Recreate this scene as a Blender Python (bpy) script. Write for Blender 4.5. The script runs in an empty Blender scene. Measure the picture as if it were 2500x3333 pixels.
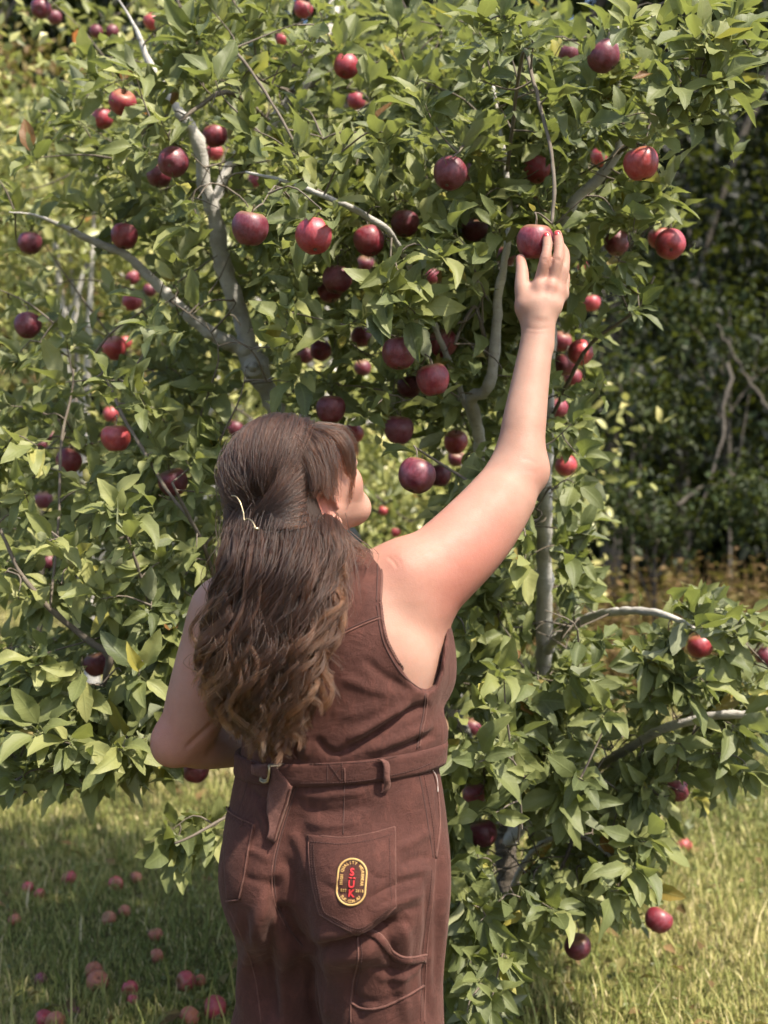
import bpy, bmesh, math, random
import numpy as np
from mathutils import Vector, Matrix
from mathutils.bvhtree import BVHTree
from mathutils.kdtree import KDTree

scene = bpy.context.scene
COL = scene.collection
rng = np.random.default_rng(7)
random.seed(7)

# ------------------------------------------------------------------ camera
CAM_H = 1.45            # eye height of the photographer
FPX = 3899.0            # focal length in photograph pixels (2500 x 3333)
cam_data = bpy.data.cameras.new('camera')
cam = bpy.data.objects.new('camera', cam_data)
COL.objects.link(cam)
cam.location = (0, 0, CAM_H)
cam.rotation_euler = (math.radians(90), 0, 0)
cam_data.sensor_fit = 'VERTICAL'
cam_data.sensor_height = 24.0
cam_data.lens = 24.0 * FPX / 3333.0
cam_data.clip_start = 0.05
cam_data.clip_end = 500
cam_data.dof.use_dof = True
cam_data.dof.focus_distance = 2.2
cam_data.dof.aperture_fstop = 2.5
cam_data.dof.aperture_blades = 0
scene.camera = cam

# ------------------------------------------------------------------ world and sun
SUN = Vector((0.43, -0.36, 0.83)).normalized()      # towards the sun
world = bpy.data.worlds.new('World')
scene.world = world
world.use_nodes = True
wn = world.node_tree
wn.nodes.clear()
w_out = wn.nodes.new('ShaderNodeOutputWorld')
w_bg = wn.nodes.new('ShaderNodeBackground')
w_sky = wn.nodes.new('ShaderNodeTexSky')
w_sky.sky_type = 'NISHITA'
w_sky.sun_disc = False
w_sky.sun_elevation = math.asin(SUN.z)
w_sky.sun_rotation = math.atan2(SUN.x, SUN.y)
w_sky.air_density = 1.0
w_sky.dust_density = 2.5
w_sky.ozone_density = 1.0
w_bg.inputs['Strength'].default_value = 0.15
wn.links.new(w_sky.outputs[0], w_bg.inputs['Color'])
wn.links.new(w_bg.outputs[0], w_out.inputs['Surface'])

sun_data = bpy.data.lights.new('sun', 'SUN')
sun_data.energy = 5.0
sun_data.angle = math.radians(1.2)
sun_data.color = (1.0, 0.91, 0.77)
sun = bpy.data.objects.new('sun', sun_data)
COL.objects.link(sun)
sun.rotation_euler = (-SUN).to_track_quat('-Z', 'Y').to_euler()
sun.location = (3, -2, 8)

scene.view_settings.view_transform = 'Standard'
scene.view_settings.look = 'None'
scene.view_settings.exposure = 1.12
scene.view_settings.gamma = 1.0
scene.view_settings.use_curve_mapping = False
scene.render.engine = 'CYCLES'
scene.cycles.use_denoising = True
scene.cycles.use_adaptive_sampling = True
scene.cycles.adaptive_threshold = 0.02
scene.cycles.adaptive_min_samples = 32
scene.cycles.max_bounces = 6
scene.cycles.diffuse_bounces = 3
scene.cycles.glossy_bounces = 2
scene.cycles.transmission_bounces = 4
scene.cycles.transparent_max_bounces = 8

# ------------------------------------------------------------------ helpers
def at(px, py, d):
    """world point seen at photograph pixel (px, py) at depth d"""
    return np.array([(px - 1250.0) / FPX * d, d, CAM_H - (py - 1666.5) / FPX * d])

def pix(P):
    P = np.asarray(P, dtype=float)
    return 1250.0 + P[..., 0] / P[..., 1] * FPX, 1666.5 - (P[..., 2] - CAM_H) / P[..., 1] * FPX

def link(o, parent=None):
    COL.objects.link(o)
    if parent is not None:
        o.parent = parent
    return o

def tag(o, label=None, cat=None, group=None, kind=None):
    if label: o['label'] = label
    if cat: o['category'] = cat
    if group: o['group'] = group
    if kind: o['kind'] = kind
    return o

def empty(name, loc=(0, 0, 0)):
    e = bpy.data.objects.new(name, None)
    e.location = loc
    e.empty_display_size = 0.1
    COL.objects.link(e)
    return e

def mesh_np(name, V, F, attrs=None, smooth=True):
    """mesh from numpy: F is an (n,3) or (n,4) int array or a list of such arrays"""
    me = bpy.data.meshes.new(name)
    if isinstance(F, np.ndarray): F = [F]
    F = [np.asarray(f, dtype=np.int32) for f in F if len(f)]
    V = np.asarray(V, dtype=np.float32)
    nl = sum(f.size for f in F); npol = sum(len(f) for f in F)
    me.vertices.add(len(V)); me.loops.add(nl); me.polygons.add(npol)
    me.vertices.foreach_set('co', V.ravel())
    me.loops.foreach_set('vertex_index', np.concatenate([f.ravel() for f in F]))
    starts = []; c = 0
    for f in F:
        k = f.shape[1]
        starts.append(c + np.arange(len(f), dtype=np.int32) * k)
        c += f.size
    me.polygons.foreach_set('loop_start', np.concatenate(starts).astype(np.int32))
    if smooth:
        me.polygons.foreach_set('use_smooth', np.ones(npol, dtype=bool))
    if attrs:
        for an, av in attrs.items():
            av = np.asarray(av, dtype=np.float32)
            a = me.attributes.new(an, 'FLOAT', 'POINT')
            a.data.foreach_set('value', av)
    me.update(calc_edges=True)
    me.validate()
    return me

def add(name, me, mat=None, parent=None, pos=None):
    o = bpy.data.objects.new(name, me)
    if mat is not None and not me.materials:
        me.materials.append(mat)
    link(o, parent)
    if pos is not None: o.location = pos
    return o

class Bag:
    """collects verts and faces of one mesh"""
    def __init__(s): s.V = []; s.F3 = []; s.F4 = []; s.n = 0; s.A = {}
    def put(s, V, F, **attrs):
        V = np.asarray(V, dtype=float); F = np.asarray(F, dtype=int)
        if F.shape[1] == 3: s.F3.append(F + s.n)
        else: s.F4.append(F + s.n)
        for k, v in attrs.items():
            s.A.setdefault(k, []).append(np.broadcast_to(np.asarray(v, dtype=float), (len(V),)))
        s.V.append(V); s.n += len(V)
    def mesh(s, name, smooth=True):
        F = []
        if s.F3: F.append(np.concatenate(s.F3))
        if s.F4: F.append(np.concatenate(s.F4))
        return mesh_np(name, np.concatenate(s.V), F, {k: np.concatenate(v) for k, v in s.A.items()}, smooth)

def spline(P, n):
    """Catmull-Rom resample of control rows P (any columns) to n rows, by chord length"""
    P = np.asarray(P, dtype=float)
    if len(P) == 2:
        t = np.linspace(0, 1, n)[:, None]
        return P[0] * (1 - t) + P[1] * t
    Q = np.vstack([2 * P[0] - P[1], P, 2 * P[-1] - P[-2]])
    seg = np.linalg.norm(np.diff(P[:, :3], axis=0), axis=1) + 1e-9
    cum = np.concatenate([[0], np.cumsum(seg)])
    s = np.linspace(0, cum[-1], n)
    i = np.clip(np.searchsorted(cum, s, side='right') - 1, 0, len(P) - 2)
    t = ((s - cum[i]) / seg[i])[:, None]
    p0, p1, p2, p3 = Q[i], Q[i + 1], Q[i + 2], Q[i + 3]
    return 0.5 * (2 * p1 + (p2 - p0) * t + (2 * p0 - 5 * p1 + 4 * p2 - p3) * t**2 + (3 * p1 - p0 - 3 * p2 + p3) * t**3)

def tube(P, R, sides=8, cap=True):
    """P (n,3), R (n,) -> verts, quad faces (caps are degenerate fans as quads)"""
    P = np.asarray(P, dtype=float); n = len(P)
    R = np.broadcast_to(np.asarray(R, dtype=float), (n,))
    T = np.gradient(P, axis=0); T /= np.linalg.norm(T, axis=1)[:, None] + 1e-12
    up = np.array([0, 0, 1.0]) if abs(T[0, 2]) < 0.9 else np.array([1.0, 0, 0])
    U = np.zeros_like(P); u = np.cross(T[0], up); u /= np.linalg.norm(u)
    for i in range(n):
        u = u - T[i] * np.dot(u, T[i]); u /= np.linalg.norm(u) + 1e-12
        U[i] = u
    W = np.cross(T, U)
    a = np.arange(sides) / sides * 2 * math.pi
    V = P[:, None, :] + R[:, None, None] * (np.cos(a)[None, :, None] * U[:, None, :] + np.sin(a)[None, :, None] * W[:, None, :])
    V = V.reshape(-1, 3)
    i = np.arange(n - 1)[:, None] * sides; j = np.arange(sides)[None, :]; j2 = (j + 1) % sides
    F = np.stack([i + j, i + j2, i + sides + j2, i + sides + j], -1).reshape(-1, 4)
    if cap:
        V = np.vstack([V, P[0], P[-1]])
        c0, c1 = n * sides, n * sides + 1
        jj = np.arange(0, sides, 2); 
        f0 = np.stack([np.full_like(jj, c0), (jj + 2) % sides, (jj + 1) % sides, jj], -1)
        b = (n - 1) * sides
        f1 = np.stack([np.full_like(jj, c1), b + jj, b + (jj + 1) % sides, b + (jj + 2) % sides], -1)
        F = np.vstack([F, f0, f1]) if sides % 2 == 0 else F
        if sides % 2: V = V[:-2]
    return V, F

# ------------------------------------------------------------------ material helpers
class NT:
    def __init__(s, name):
        s.m = bpy.data.materials.new(name); s.m.use_nodes = True
        s.t = s.m.node_tree; s.t.nodes.clear()
        s.out = s.n('OutputMaterial')
    def n(s, ty, **kw):
        nd = s.t.nodes.new('ShaderNode' + ty)
        for k, v in kw.items(): setattr(nd, k, v)
        return nd
    def l(s, a, b): s.t.links.new(a, b)
    def val(s, sock, v):
        if isinstance(v, (int, float, tuple, list)): sock.default_value = v
        else: s.l(v, sock)
    def math(s, op, a, b=None, c=None, clamp=False):
        nd = s.n('Math', operation=op, use_clamp=clamp)
        s.val(nd.inputs[0], a)
        if b is not None: s.val(nd.inputs[1], b)
        if c is not None: s.val(nd.inputs[2], c)
        return nd.outputs[0]
    def mix(s, f, a, b, blend='MIX'):
        nd = s.n('Mix', data_type='RGBA', blend_type=blend)
        s.val(nd.inputs[0], f)
        s.val(nd.inputs[6], a if not isinstance(a, tuple) else (*a[:3], 1))
        s.val(nd.inputs[7], b if not isinstance(b, tuple) else (*b[:3], 1))
        return nd.outputs[2]
    def noise(s, scale, detail=3, rough=0.55, vec=None, dist=0.0):
        nd = s.n('TexNoise'); nd.inputs['Scale'].default_value = scale
        nd.inputs['Detail'].default_value = detail; nd.inputs['Roughness'].default_value = rough
        nd.inputs['Distortion'].default_value = dist
        if vec is not None: s.l(vec, nd.inputs['Vector'])
        return nd.outputs['Fac']
    def ramp(s, f, stops, interp='LINEAR'):
        nd = s.n('ValToRGB'); cr = nd.color_ramp; cr.interpolation = interp
        while len(cr.elements) < len(stops): cr.elements.new(0.5)
        for e, (p, c) in zip(cr.elements, stops):
            e.position = p; e.color = (*c[:3], 1)
        s.l(f, nd.inputs[0])
        return nd.outputs[0]
    def remap(s, f, a, b, c=0.0, d=1.0):
        nd = s.n('MapRange'); nd.clamp = True
        s.val(nd.inputs[0], f)
        for i, v in enumerate((a, b, c, d)): nd.inputs[i + 1].default_value = v
        return nd.outputs[0]
    def attr(s, name):
        nd = s.n('Attribute', attribute_name=name); return nd.outputs['Fac']
    def bump(s, h, strength=0.3, dist=0.002):
        nd = s.n('Bump'); nd.inputs['Strength'].default_value = strength
        nd.inputs['Distance'].default_value = dist
        s.l(h, nd.inputs['Height']); return nd.outputs[0]
    def coord(s, which='Object'):
        return s.n('TexCoord').outputs[which]
    def scaled(s, vec, sc):
        nd = s.n('Mapping'); nd.inputs['Scale'].default_value = sc
        s.l(vec, nd.inputs['Vector']); return nd.outputs[0]
    def bsdf(s, color, rough=0.5, normal=None, spec=0.5, **kw):
        b = s.n('BsdfPrincipled')
        s.val(b.inputs['Base Color'], color if not isinstance(color, tuple) else (*color[:3], 1))
        s.val(b.inputs['Roughness'], rough)
        s.val(b.inputs['Specular IOR Level'], spec)
        if normal is not None: s.l(normal, b.inputs['Normal'])
        for k, v in kw.items(): s.val(b.inputs[k], v)
        return b
    def done(s, sh):
        s.l(sh.outputs[0] if hasattr(sh, 'outputs') else sh, s.out.inputs['Surface'])
        return s.m
# ================================================================== GROUND
def ground_d(py): return CAM_H * FPX / (py - 1666.5)
nt = NT('turf_soil'); oc = nt.coord()
n1 = nt.noise(1.3, 5, .6, oc); n2 = nt.noise(22, 5, .65, oc); n3 = nt.noise(160, 3, .6, oc)
c = nt.mix(nt.remap(n2, .35, .65), (.07, .08, .026), (.17, .155, .06))
c = nt.mix(nt.remap(n1, .4, .65, 0, .6), c, (.085, .062, .028))
M_SOIL = nt.done(nt.bsdf(c, .95, nt.bump(nt.math('ADD', n2, n3), .8, .03), spec=.1))
xs = np.concatenate([[-150, -40], np.linspace(-8, 9, 60), [40, 150]]); ys = np.concatenate([[-30, -6], np.linspace(0, 14, 60), [30, 90, 250]])
X, Y = np.meshgrid(xs, ys, indexing='ij')
Z = .012 * np.sin(X * 2.1 + 1) * np.sin(Y * 1.7) + .01 * np.sin(X * 5.3 + Y * 3.1)
Z = Z * (np.abs(X) < 10) - .012
nx_, ny_ = X.shape
I, J = np.meshgrid(np.arange(nx_ - 1), np.arange(ny_ - 1), indexing='ij')
F = np.stack([I * ny_ + J, (I + 1) * ny_ + J, (I + 1) * ny_ + J + 1, I * ny_ + J + 1], -1).reshape(-1, 4)
ground = add('ground', mesh_np('ground', np.stack([X, Y, Z], -1).reshape(-1, 3), F), M_SOIL)
tag(ground, 'mown orchard ground under the grass', 'ground', kind='structure')
def gz(x, y): return (.012 * np.sin(x * 2.1 + 1) * np.sin(y * 1.7) + .01 * np.sin(x * 5.3 + y * 3.1)) * (np.abs(x) < 10) - .012

# grass blades
nt = NT('grass_blade')
t = nt.attr('tint'); hgt = nt.attr('lu')
col = nt.ramp(t, [(0, (.095, .130, .030)), (.30, (.20, .225, .060)), (.60, (.34, .325, .105)), (.85, (.50, .42, .19)), (1, (.62, .52, .32))])
col = nt.mix(nt.math('MULTIPLY', hgt, .25), col, (.34, .34, .12))
pb = nt.bsdf(col, .55, spec=.3); tr = nt.n('BsdfTranslucent'); nt.l(col, tr.inputs['Color'])
mx = nt.n('MixShader'); mx.inputs[0].default_value = .35; nt.l(pb.outputs[0], mx.inputs[1]); nt.l(tr.outputs[0], mx.inputs[2])
M_GRASS = nt.done(mx.outputs[0])
def blades(n, g, xlo, xhi, dlo, dhi, hmean, wmean, shade_green=True):
    u = g.random(n)
    d = dlo * (dhi / dlo)**u                                  # denser near by
    x = d * g.uniform(xlo, xhi, n)
    clump = np.sin(x * 3.1 + 2 * np.sin(d * 1.7)) * np.sin(d * 2.3 + 1.3 * np.sin(x * 1.9))
    h = hmean * g.lognormal(0, .40, n) * (1 + .25 * clump); w = wmean * g.uniform(.6, 1.4, n) * (1 + .10 * d)
    az = g.uniform(0, 6.283, n); lean = np.abs(g.normal(.55, .35, n)); fa = az + g.normal(1.57, .5, n)
    dirx, diry = np.cos(az), np.sin(az)
    base = np.stack([x, d, gz(x, d)], 1)
    T = []; 
    ts = np.array([0, .5, 1.0])
    for k, tk in enumerate(ts):
        bend = lean * tk**1.6
        off = np.stack([dirx * h * bend * .8, diry * h * bend * .8, h * tk * np.cos(bend * .55)], 1)
        side = np.stack([np.cos(fa), np.sin(fa), np.zeros(n)], 1) * (w * [1, .8, .0][k])[:, None]
        if k < 2: T += [base + off - side, base + off + side]
        else: T += [base + off]
    V = np.stack(T, 1).reshape(-1, 3)
    o = np.arange(n)[:, None] * 5
    F3 = np.concatenate([o + np.array([0, 1, 3]), o + np.array([0, 3, 2]), o + np.array([2, 3, 4])])
    patch_ = np.sin(x * 1.3 + 2.2) * np.sin(d * 1.1 + x * .6)
    dry = .43 + .16 * clump + .20 * patch_ + g.normal(0, .20, n)
    dry = np.where(g.random(n) < .10, g.uniform(.7, 1, n), dry)
    tint = np.repeat(np.clip(dry, 0, 1), 5)
    lu = np.tile([0, 0, .5, .5, 1.0], n)
    return V, F3, tint, lu
g = np.random.default_rng(5); bag = Bag()
for spec in ((62000, -.36, .36, 3.1, 5.2, .024, .0017), (52000, -.36, .40, 5.0, 10.5, .031, .0026), (16000, -.36, .52, 10, 18, .06, .006), (1500, -.36, .36, 3.1, 6.0, .10, .0020)):
    V, F, ti, lu = blades(spec[0], g, *spec[1:]); bag.put(V, F, tint=ti, lu=lu)
grass = add('grass', bag.mesh('grass'), M_GRASS)
tag(grass, 'dry yellow-green orchard grass', 'grass', kind='stuff')

# ================================================================== LEAVES AND TREES
def leaf_template(g, nu=8, nv=5, petiole=True, L=1.0, W=.47):
    t = np.linspace(0, 1, nu); v = np.linspace(-1, 1, nv)
    curl = g.uniform(-.05, .55); fold = g.uniform(.08, .70); wav = g.uniform(.0, .14); tw = g.normal(0, .5); side = g.normal(0, .06)
    ph = g.uniform(0, 6.28)
    w = .5 * W * np.sin(math.pi * t**.82)**.76 * (1 - .10 * t); w[0] = .03; w[-1] = .006
    Vs = np.zeros((nu, nv, 3))
    for i in range(nu):
        a = tw * (t[i] - .2)
        for j in range(nv):
            ser = 1 + (.06 * (-1)**i if abs(v[j]) > .9 and 0 < i < nu - 1 else 0)
            y = v[j] * w[i] * ser
            zz = fold * abs(y) + wav * math.sin(t[i] * 9 + ph + (1.5 if v[j] > 0 else 0)) * abs(v[j])**2 * (w[i] / .25)
            yy, z2 = y * math.cos(a) - zz * math.sin(a), y * math.sin(a) + zz * math.cos(a)
            Vs[i, j] = (t[i] - .05 * curl * t[i]**2, yy + side * math.sin(math.pi * t[i]), z2 - curl * t[i]**2)
    V = Vs.reshape(-1, 3) * L
    I, J = np.meshgrid(np.arange(nu - 1), np.arange(nv - 1), indexing='ij')
    F = np.stack([I * nv + J, (I + 1) * nv + J, (I + 1) * nv + J + 1, I * nv + J + 1], -1).reshape(-1, 4)
    lu = np.repeat(t, nv); lv = np.tile(v, nu)
    if petiole:
        a = np.array([[-.30, 0, -.05], [-.14, 0, -.02], [0.02, 0, .0]]) * L; r = np.array([.012, .010, .008]) * L
        PV, PF = tube(a, r, 3, False)
        n0 = len(V); V = np.vstack([V, PV]); F = np.vstack([F, PF + n0])
        lu = np.r_[lu, np.full(len(PV), -1.0)]; lv = np.r_[lv, np.zeros(len(PV))]
    return V, F, lu, lv
lg = np.random.default_rng(17)
LEAF_HI = [leaf_template(lg) for _ in range(24)]
LEAF_MID = [leaf_template(lg, 4, 3, False) for _ in range(16)]
LEAF_LOW = [leaf_template(lg, 3, 3, False, W=.62) for _ in range(10)]

def leaf_material(name, stops, under, trans=.30, spec=.45, rough=.42, fine=True):
    nt = NT(name)
    ti = nt.attr('tint'); lu = nt.attr('lu'); lv = nt.attr('lv')
    rnd = nt.n('ObjectInfo').outputs['Random']
    t2 = nt.math('ADD', ti, nt.math('MULTIPLY', nt.math('SUBTRACT', rnd, .5), 0.0))
    col = nt.ramp(t2, stops)
    if fine:
        av = nt.math('ABSOLUTE', lv)
        rib = nt.math('SUBTRACT', 1.0, nt.remap(av, .02, .13))
        vein = nt.math('SINE', nt.math('MULTIPLY', nt.math('SUBTRACT', lu, nt.math('MULTIPLY', av, .16)), 50.0))
        vm = nt.remap(vein, .75, 1.0, 0, .35)
        vv = nt.math('MAXIMUM', nt.math('MULTIPLY', rib, .7), vm)
        oc = nt.coord(); nz = nt.noise(30, 3, .6, oc)
        col = nt.mix(nt.remap(nz, .35, .7, 0, .35), col, nt.mix(.5, col, (.16, .17, .04)))
        col = nt.mix(nt.math('MULTIPLY', vv, .45), col, (.24, .28, .11))
    # petiole
    col = nt.mix(nt.math('LESS_THAN', lu, -.5), col, (.30, .32, .14))
    bf = nt.n('NewGeometry').outputs['Backfacing']
    ucol = nt.mix(.30, (*under, 1), col)
    colf = nt.mix(bf, col, ucol)
    bmp = nt.bump(nt.math('ADD', vv, nt.math('MULTIPLY', nz, .6)), .35, .002) if fine else None
    pb = nt.bsdf(colf, nt.math('ADD', nt.math('MULTIPLY', bf, .25), rough), bmp, spec=spec)
    tr = nt.n('BsdfTranslucent'); nt.l(nt.mix(.5, col, (.22, .26, .03)), tr.inputs['Color'])
    mx = nt.n('MixShader'); mx.inputs[0].default_value = trans
    nt.l(pb.outputs[0], mx.inputs[1]); nt.l(tr.outputs[0], mx.inputs[2])
    return nt.done(mx.outputs[0])
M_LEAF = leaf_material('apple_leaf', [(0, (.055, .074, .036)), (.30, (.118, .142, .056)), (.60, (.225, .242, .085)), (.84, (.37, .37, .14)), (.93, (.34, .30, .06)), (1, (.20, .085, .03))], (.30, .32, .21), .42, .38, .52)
M_LEAF_BG = leaf_material('apple_leaf_far', [(0, (.09, .105, .030)), (.35, (.18, .195, .055)), (.70, (.31, .315, .105)), (.92, (.46, .45, .18)), (.97, (.45, .28, .05)), (1, (.50, .17, .03))], (.27, .30, .15), .36, .5, .38, False)
M_LEAF_WOOD = leaf_material('woodland_leaf', [(0, (.0025, .005, .002)), (.5, (.006, .0115, .004)), (.85, (.022, .034, .009)), (1, (.060, .078, .018))], (.03, .05, .02), .22, .25, .55, False)  # the shade of the woods is put into these leaf colours
M_LEAF_RUST = leaf_material('rusty_leaf', [(0, (.10, .062, .026)), (.4, (.16, .105, .045)), (.75, (.17, .15, .055)), (1, (.24, .15, .07))], (.2, .13, .06), .3, .2, .6, False)

nt = NT('apple_bark'); oc = nt.coord()
n1 = nt.noise(9, 5, .6, oc); n2 = nt.noise(60, 4, .65, nt.scaled(oc, (1, 1, 2.6))); n3 = nt.noise(5, 3, .5, nt.scaled(oc, (1, 1, 9)))
c = nt.mix(nt.remap(n1, .35, .65), (.28, .265, .24), (.47, .45, .415))
c = nt.mix(nt.remap(n2, .55, .72, 0, .6), c, (.19, .165, .135))
c = nt.mix(nt.remap(n3, .62, .70, 0, .4), c, (.54, .52, .49))
M_BARK = nt.done(nt.bsdf(c, .8, nt.bump(nt.math('ADD', n2, n3), .6, .006), spec=.25))
nt = NT('old_bark'); oc = nt.coord(); n1 = nt.noise(24, 5, .65, oc); n2 = nt.noise(70, 4, .6, nt.scaled(oc, (2.4, 2.4, 1)))
M_BARK_T = nt.done(nt.bsdf(nt.mix(nt.remap(nt.math('ADD', nt.math('MULTIPLY', n1, .5), nt.math('MULTIPLY', n2, .5)), .35, .65), (.045, .037, .028), (.15, .125, .10)), .9, nt.bump(nt.math('ADD', n1, n2), .9, .012), spec=.2))
nt = NT('twig_bark'); n1 = nt.noise(40, 3, .6, nt.coord())
M_TWIG = nt.done(nt.bsdf(nt.mix(n1, (.075, .058, .042), (.17, .145, .115)), .8, spec=.25))
nt = NT('woodland_bark'); n1 = nt.noise(14, 5, .6, nt.scaled(nt.coord(), (3, 3, 1)))
M_BARK_W = nt.done(nt.bsdf(nt.mix(n1, (.045, .038, .03), (.13, .115, .095)), .9, nt.bump(n1, .7, .02), spec=.2))

def frames_from(D, up):
    """leaf frames: x along D, z the upper side nearest to 'up'"""
    X = D / (np.linalg.norm(D, axis=1)[:, None] + 1e-9)
    Z = up - X * (up * X).sum(1)[:, None]
    Z /= np.linalg.norm(Z, axis=1)[:, None] + 1e-9
    Y = np.cross(Z, X)
    return np.stack([X, Y, Z], 2)       # columns
def leaf_bag(P, D, U, S, T, templates, g, bag=None):
    bag = bag or Bag()
    M = frames_from(D, U)
    var = g.integers(0, len(templates), len(P))
    for k, (V, F, lu, lv) in enumerate(templates):
        i = np.where(var == k)[0]
        if not len(i): continue
        W = np.einsum('nij,vj->nvi', M[i] * S[i][:, None, None], V) + P[i][:, None, :]
        nv = len(V)
        FF = (F[None] + (np.arange(len(i)) * nv)[:, None, None]).reshape(-1, F.shape[1])
        bag.put(W.reshape(-1, 3), FF, tint=np.repeat(T[i], nv), lu=np.tile(lu, len(i)), lv=np.tile(lv, len(i)))
    return bag

def rosette_leaves(C, A, n, g, size, up_bias=.55):
    """leaves around shoot tips: C centres, A axes"""
    P, D, U, S = [], [], [], []
    for c, a in zip(C, A):
        m = int(g.integers(n[0], n[1] + 1))
        a = a / np.linalg.norm(a)
        b = np.cross(a, [0, 0, 1.0]); b = b / (np.linalg.norm(b) + 1e-6) if np.linalg.norm(b) > .05 else np.array([1.0, 0, 0])
        e = np.cross(a, b); ph = g.uniform(0, 6.28)
        sc = g.uniform(.82, 1.18)
        for k in range(m):
            az = ph + k * 2.4 + g.normal(0, .3); el = g.uniform(.35, 1.35) * (1 if k else .3)
            rad = b * math.cos(az) + e * math.sin(az)
            d = a * math.cos(el) + rad * math.sin(el) + np.array([0, 0, -.22 * g.random()])
            d /= np.linalg.norm(d)
            u = a * .55 - rad * .25 + np.array([0, 0, up_bias]) + g.normal(0, .30, 3)
            s = size * sc * g.uniform(.48, 1.28)
            start = c - a * g.uniform(0, .045) + d * s * .26
            P.append(start); D.append(d); U.append(u); S.append(s)
    return np.array(P), np.array(D), np.array(U), np.array(S)

def tadd(name, me, mat, root):
    o = add(name, me, mat); o.parent = root
    o.matrix_parent_inverse = Matrix.Translation(-root.location)
    return o
# ================================================================== BACKGROUND TREES
bgm = np.random.default_rng(91)
def leaf_cloud(n, ells, g, size, tmean, tsd, templates, clump=.18, per=9):
    """clumps of leaves through ellipsoids (centre, radii); denser towards the outside"""
    w = np.array([e[1][0] * e[1][1] * e[1][2] for e in ells])**.67; w = w / w.sum()
    m = n // per
    pick = g.choice(len(ells), m, p=w)
    dirs = g.normal(0, 1, (m, 3)); dirs /= np.linalg.norm(dirs, axis=1)[:, None]
    rr = g.random(m)**.38
    cc = np.array([ells[k][0] for k in pick]) + dirs * np.array([ells[k][1] for k in pick]) * rr[:, None]
    P = np.repeat(cc, per, 0) + g.normal(0, clump, (m * per, 3))
    out = np.repeat(dirs, per, 0)
    D = out * .5 + g.normal(0, .7, P.shape) + [0, 0, -.25]
    U = out * .5 + np.array([0, 0, .9]) + g.normal(0, .45, P.shape)
    S = size * g.uniform(.6, 1.3, len(P))
    T = np.clip(g.normal(tmean, tsd, len(P)) + np.repeat(g.normal(0, tsd * .7, m), per), 0, 1)
    T = np.where(g.random(len(P)) < .02, T, np.minimum(T, .93))
    ok = P[:, 2] > .05
    return leaf_bag(P[ok], D[ok], U[ok], S[ok], T[ok], templates, g)
def bg_tree(name, x, d, h, ells, n, size, tm, ts, templates, leafm, barkm, lab, grp, r0=.06, lean=(0, 0), limbs=5, g=bgm, clump=.18):
    root = empty(name, (x, d, 0)); tag(root, lab, 'tree', grp)
    P = spline(np.array([[x, d, -.05], [x + lean[0] * .3, d + lean[1] * .3, h * .3], [x + lean[0] * .6, d, h * .6], [x + lean[0], d + lean[1], h * .92]]), 14)
    V, F = tube(P, np.linspace(r0, r0 * .25, 14) * (1 + .06 * g.normal(0, 1, 14)), 10); tadd('trunk', mesh_np('trunk', V, F), barkm, root)
    for k in range(limbs):
        i = int(g.integers(3, 12)); e = ells[int(g.integers(0, len(ells)))]
        tgt = np.array(e[0]) + g.normal(0, .5, 3) * np.array(e[1])
        C = spline(np.array([P[i], (P[i] + tgt) / 2 + [0, 0, .12 * h * .3], tgt]), 9)
        V, F = tube(C, np.linspace(r0 * .55, r0 * .12, 9), 7); tadd('limb', mesh_np('limb', V, F), barkm, root)
    c = tadd('crown', leaf_cloud(n, ells, g, size, tm, ts, templates, clump).mesh('crown'), leafm, root); c['kind'] = 'stuff'
    return root
def X(px, d): return (px - 1250) / FPX * d
def Zp(py, d): return CAM_H - (py - 1666.5) / FPX * d
# neighbouring apple trees in the row behind
def apple_ells(px, d, w, top, bot, g, k=9):
    out = []
    for _ in range(k):
        out.append(((X(px, d) + g.uniform(-w, w) * .75, d + g.uniform(-.8, .8), g.uniform(bot + .3, top - .3)), (g.uniform(.35, .6) * w, g.uniform(.4, .8), g.uniform(.4, .75))))
    return out
for px, d, w, top, bot, n, lab in ((330, 6.3, 1.5, 3.9, .75, 6200, 'sunlit apple tree behind the low left branches of the laden tree'),
                               (1050, 7.4, 1.5, 4.3, .8, 6000, 'apple tree seen through the middle of the laden crown'),
                               (-260, 8.2, 1.6, 4.4, .8, 3600, 'pale sunlit apple tree at the far side beyond the nearest row'),
                               (1480, 8.6, .9, 3.7, .7, 3000, 'apple tree standing behind the grey stems beside the raised arm')):
    bg_tree('apple_tree', X(px, d), d, 3.2, apple_ells(px, d, w, top, bot, bgm), n, .082, .74, .20, LEAF_MID, M_LEAF_BG, M_BARK, lab, 'orchard apple trees', .055, (bgm.normal(0, .2), 0), 6)
# woodland edge
WOOD = [  # px, depth, height, crown half width, from z, leaves, tint (low: shade put into colour), label
 (1985, 14.5, 11.5, 2.3, 2.4, 8000, .16, 'woodland tree with the slim trunk showing right of the grey apple stems'),
 (2230, 16.0, 12.5, 2.6, 2.0, 9000, .16, 'dark woodland tree right of the slim-trunked one'),
 (2560, 14.0, 11.5, 2.4, 1.6, 8500, .16, 'leafy woodland tree at the side edge of the view'),
 (2900, 17.0, 12.5, 2.8, 1.2, 4000, .16, 'woodland tree just beyond the side edge'),
 (1650, 17.0, 12.5, 2.6, 2.0, 6000, .16, 'woodland tree rising behind the raised hand'),
 (1230, 19.0, 13.5, 2.8, 1.5, 6000, .45, 'woodland tree rising behind the middle of the crown'),
 (760, 18.0, 13.0, 2.8, 1.5, 6000, .48, 'woodland tree above the pale limb in the distance'),
 (-150, 19.0, 12.0, 2.6, 1.2, 4500, .45, 'woodland tree in the distance beyond the far side'),
]
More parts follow.
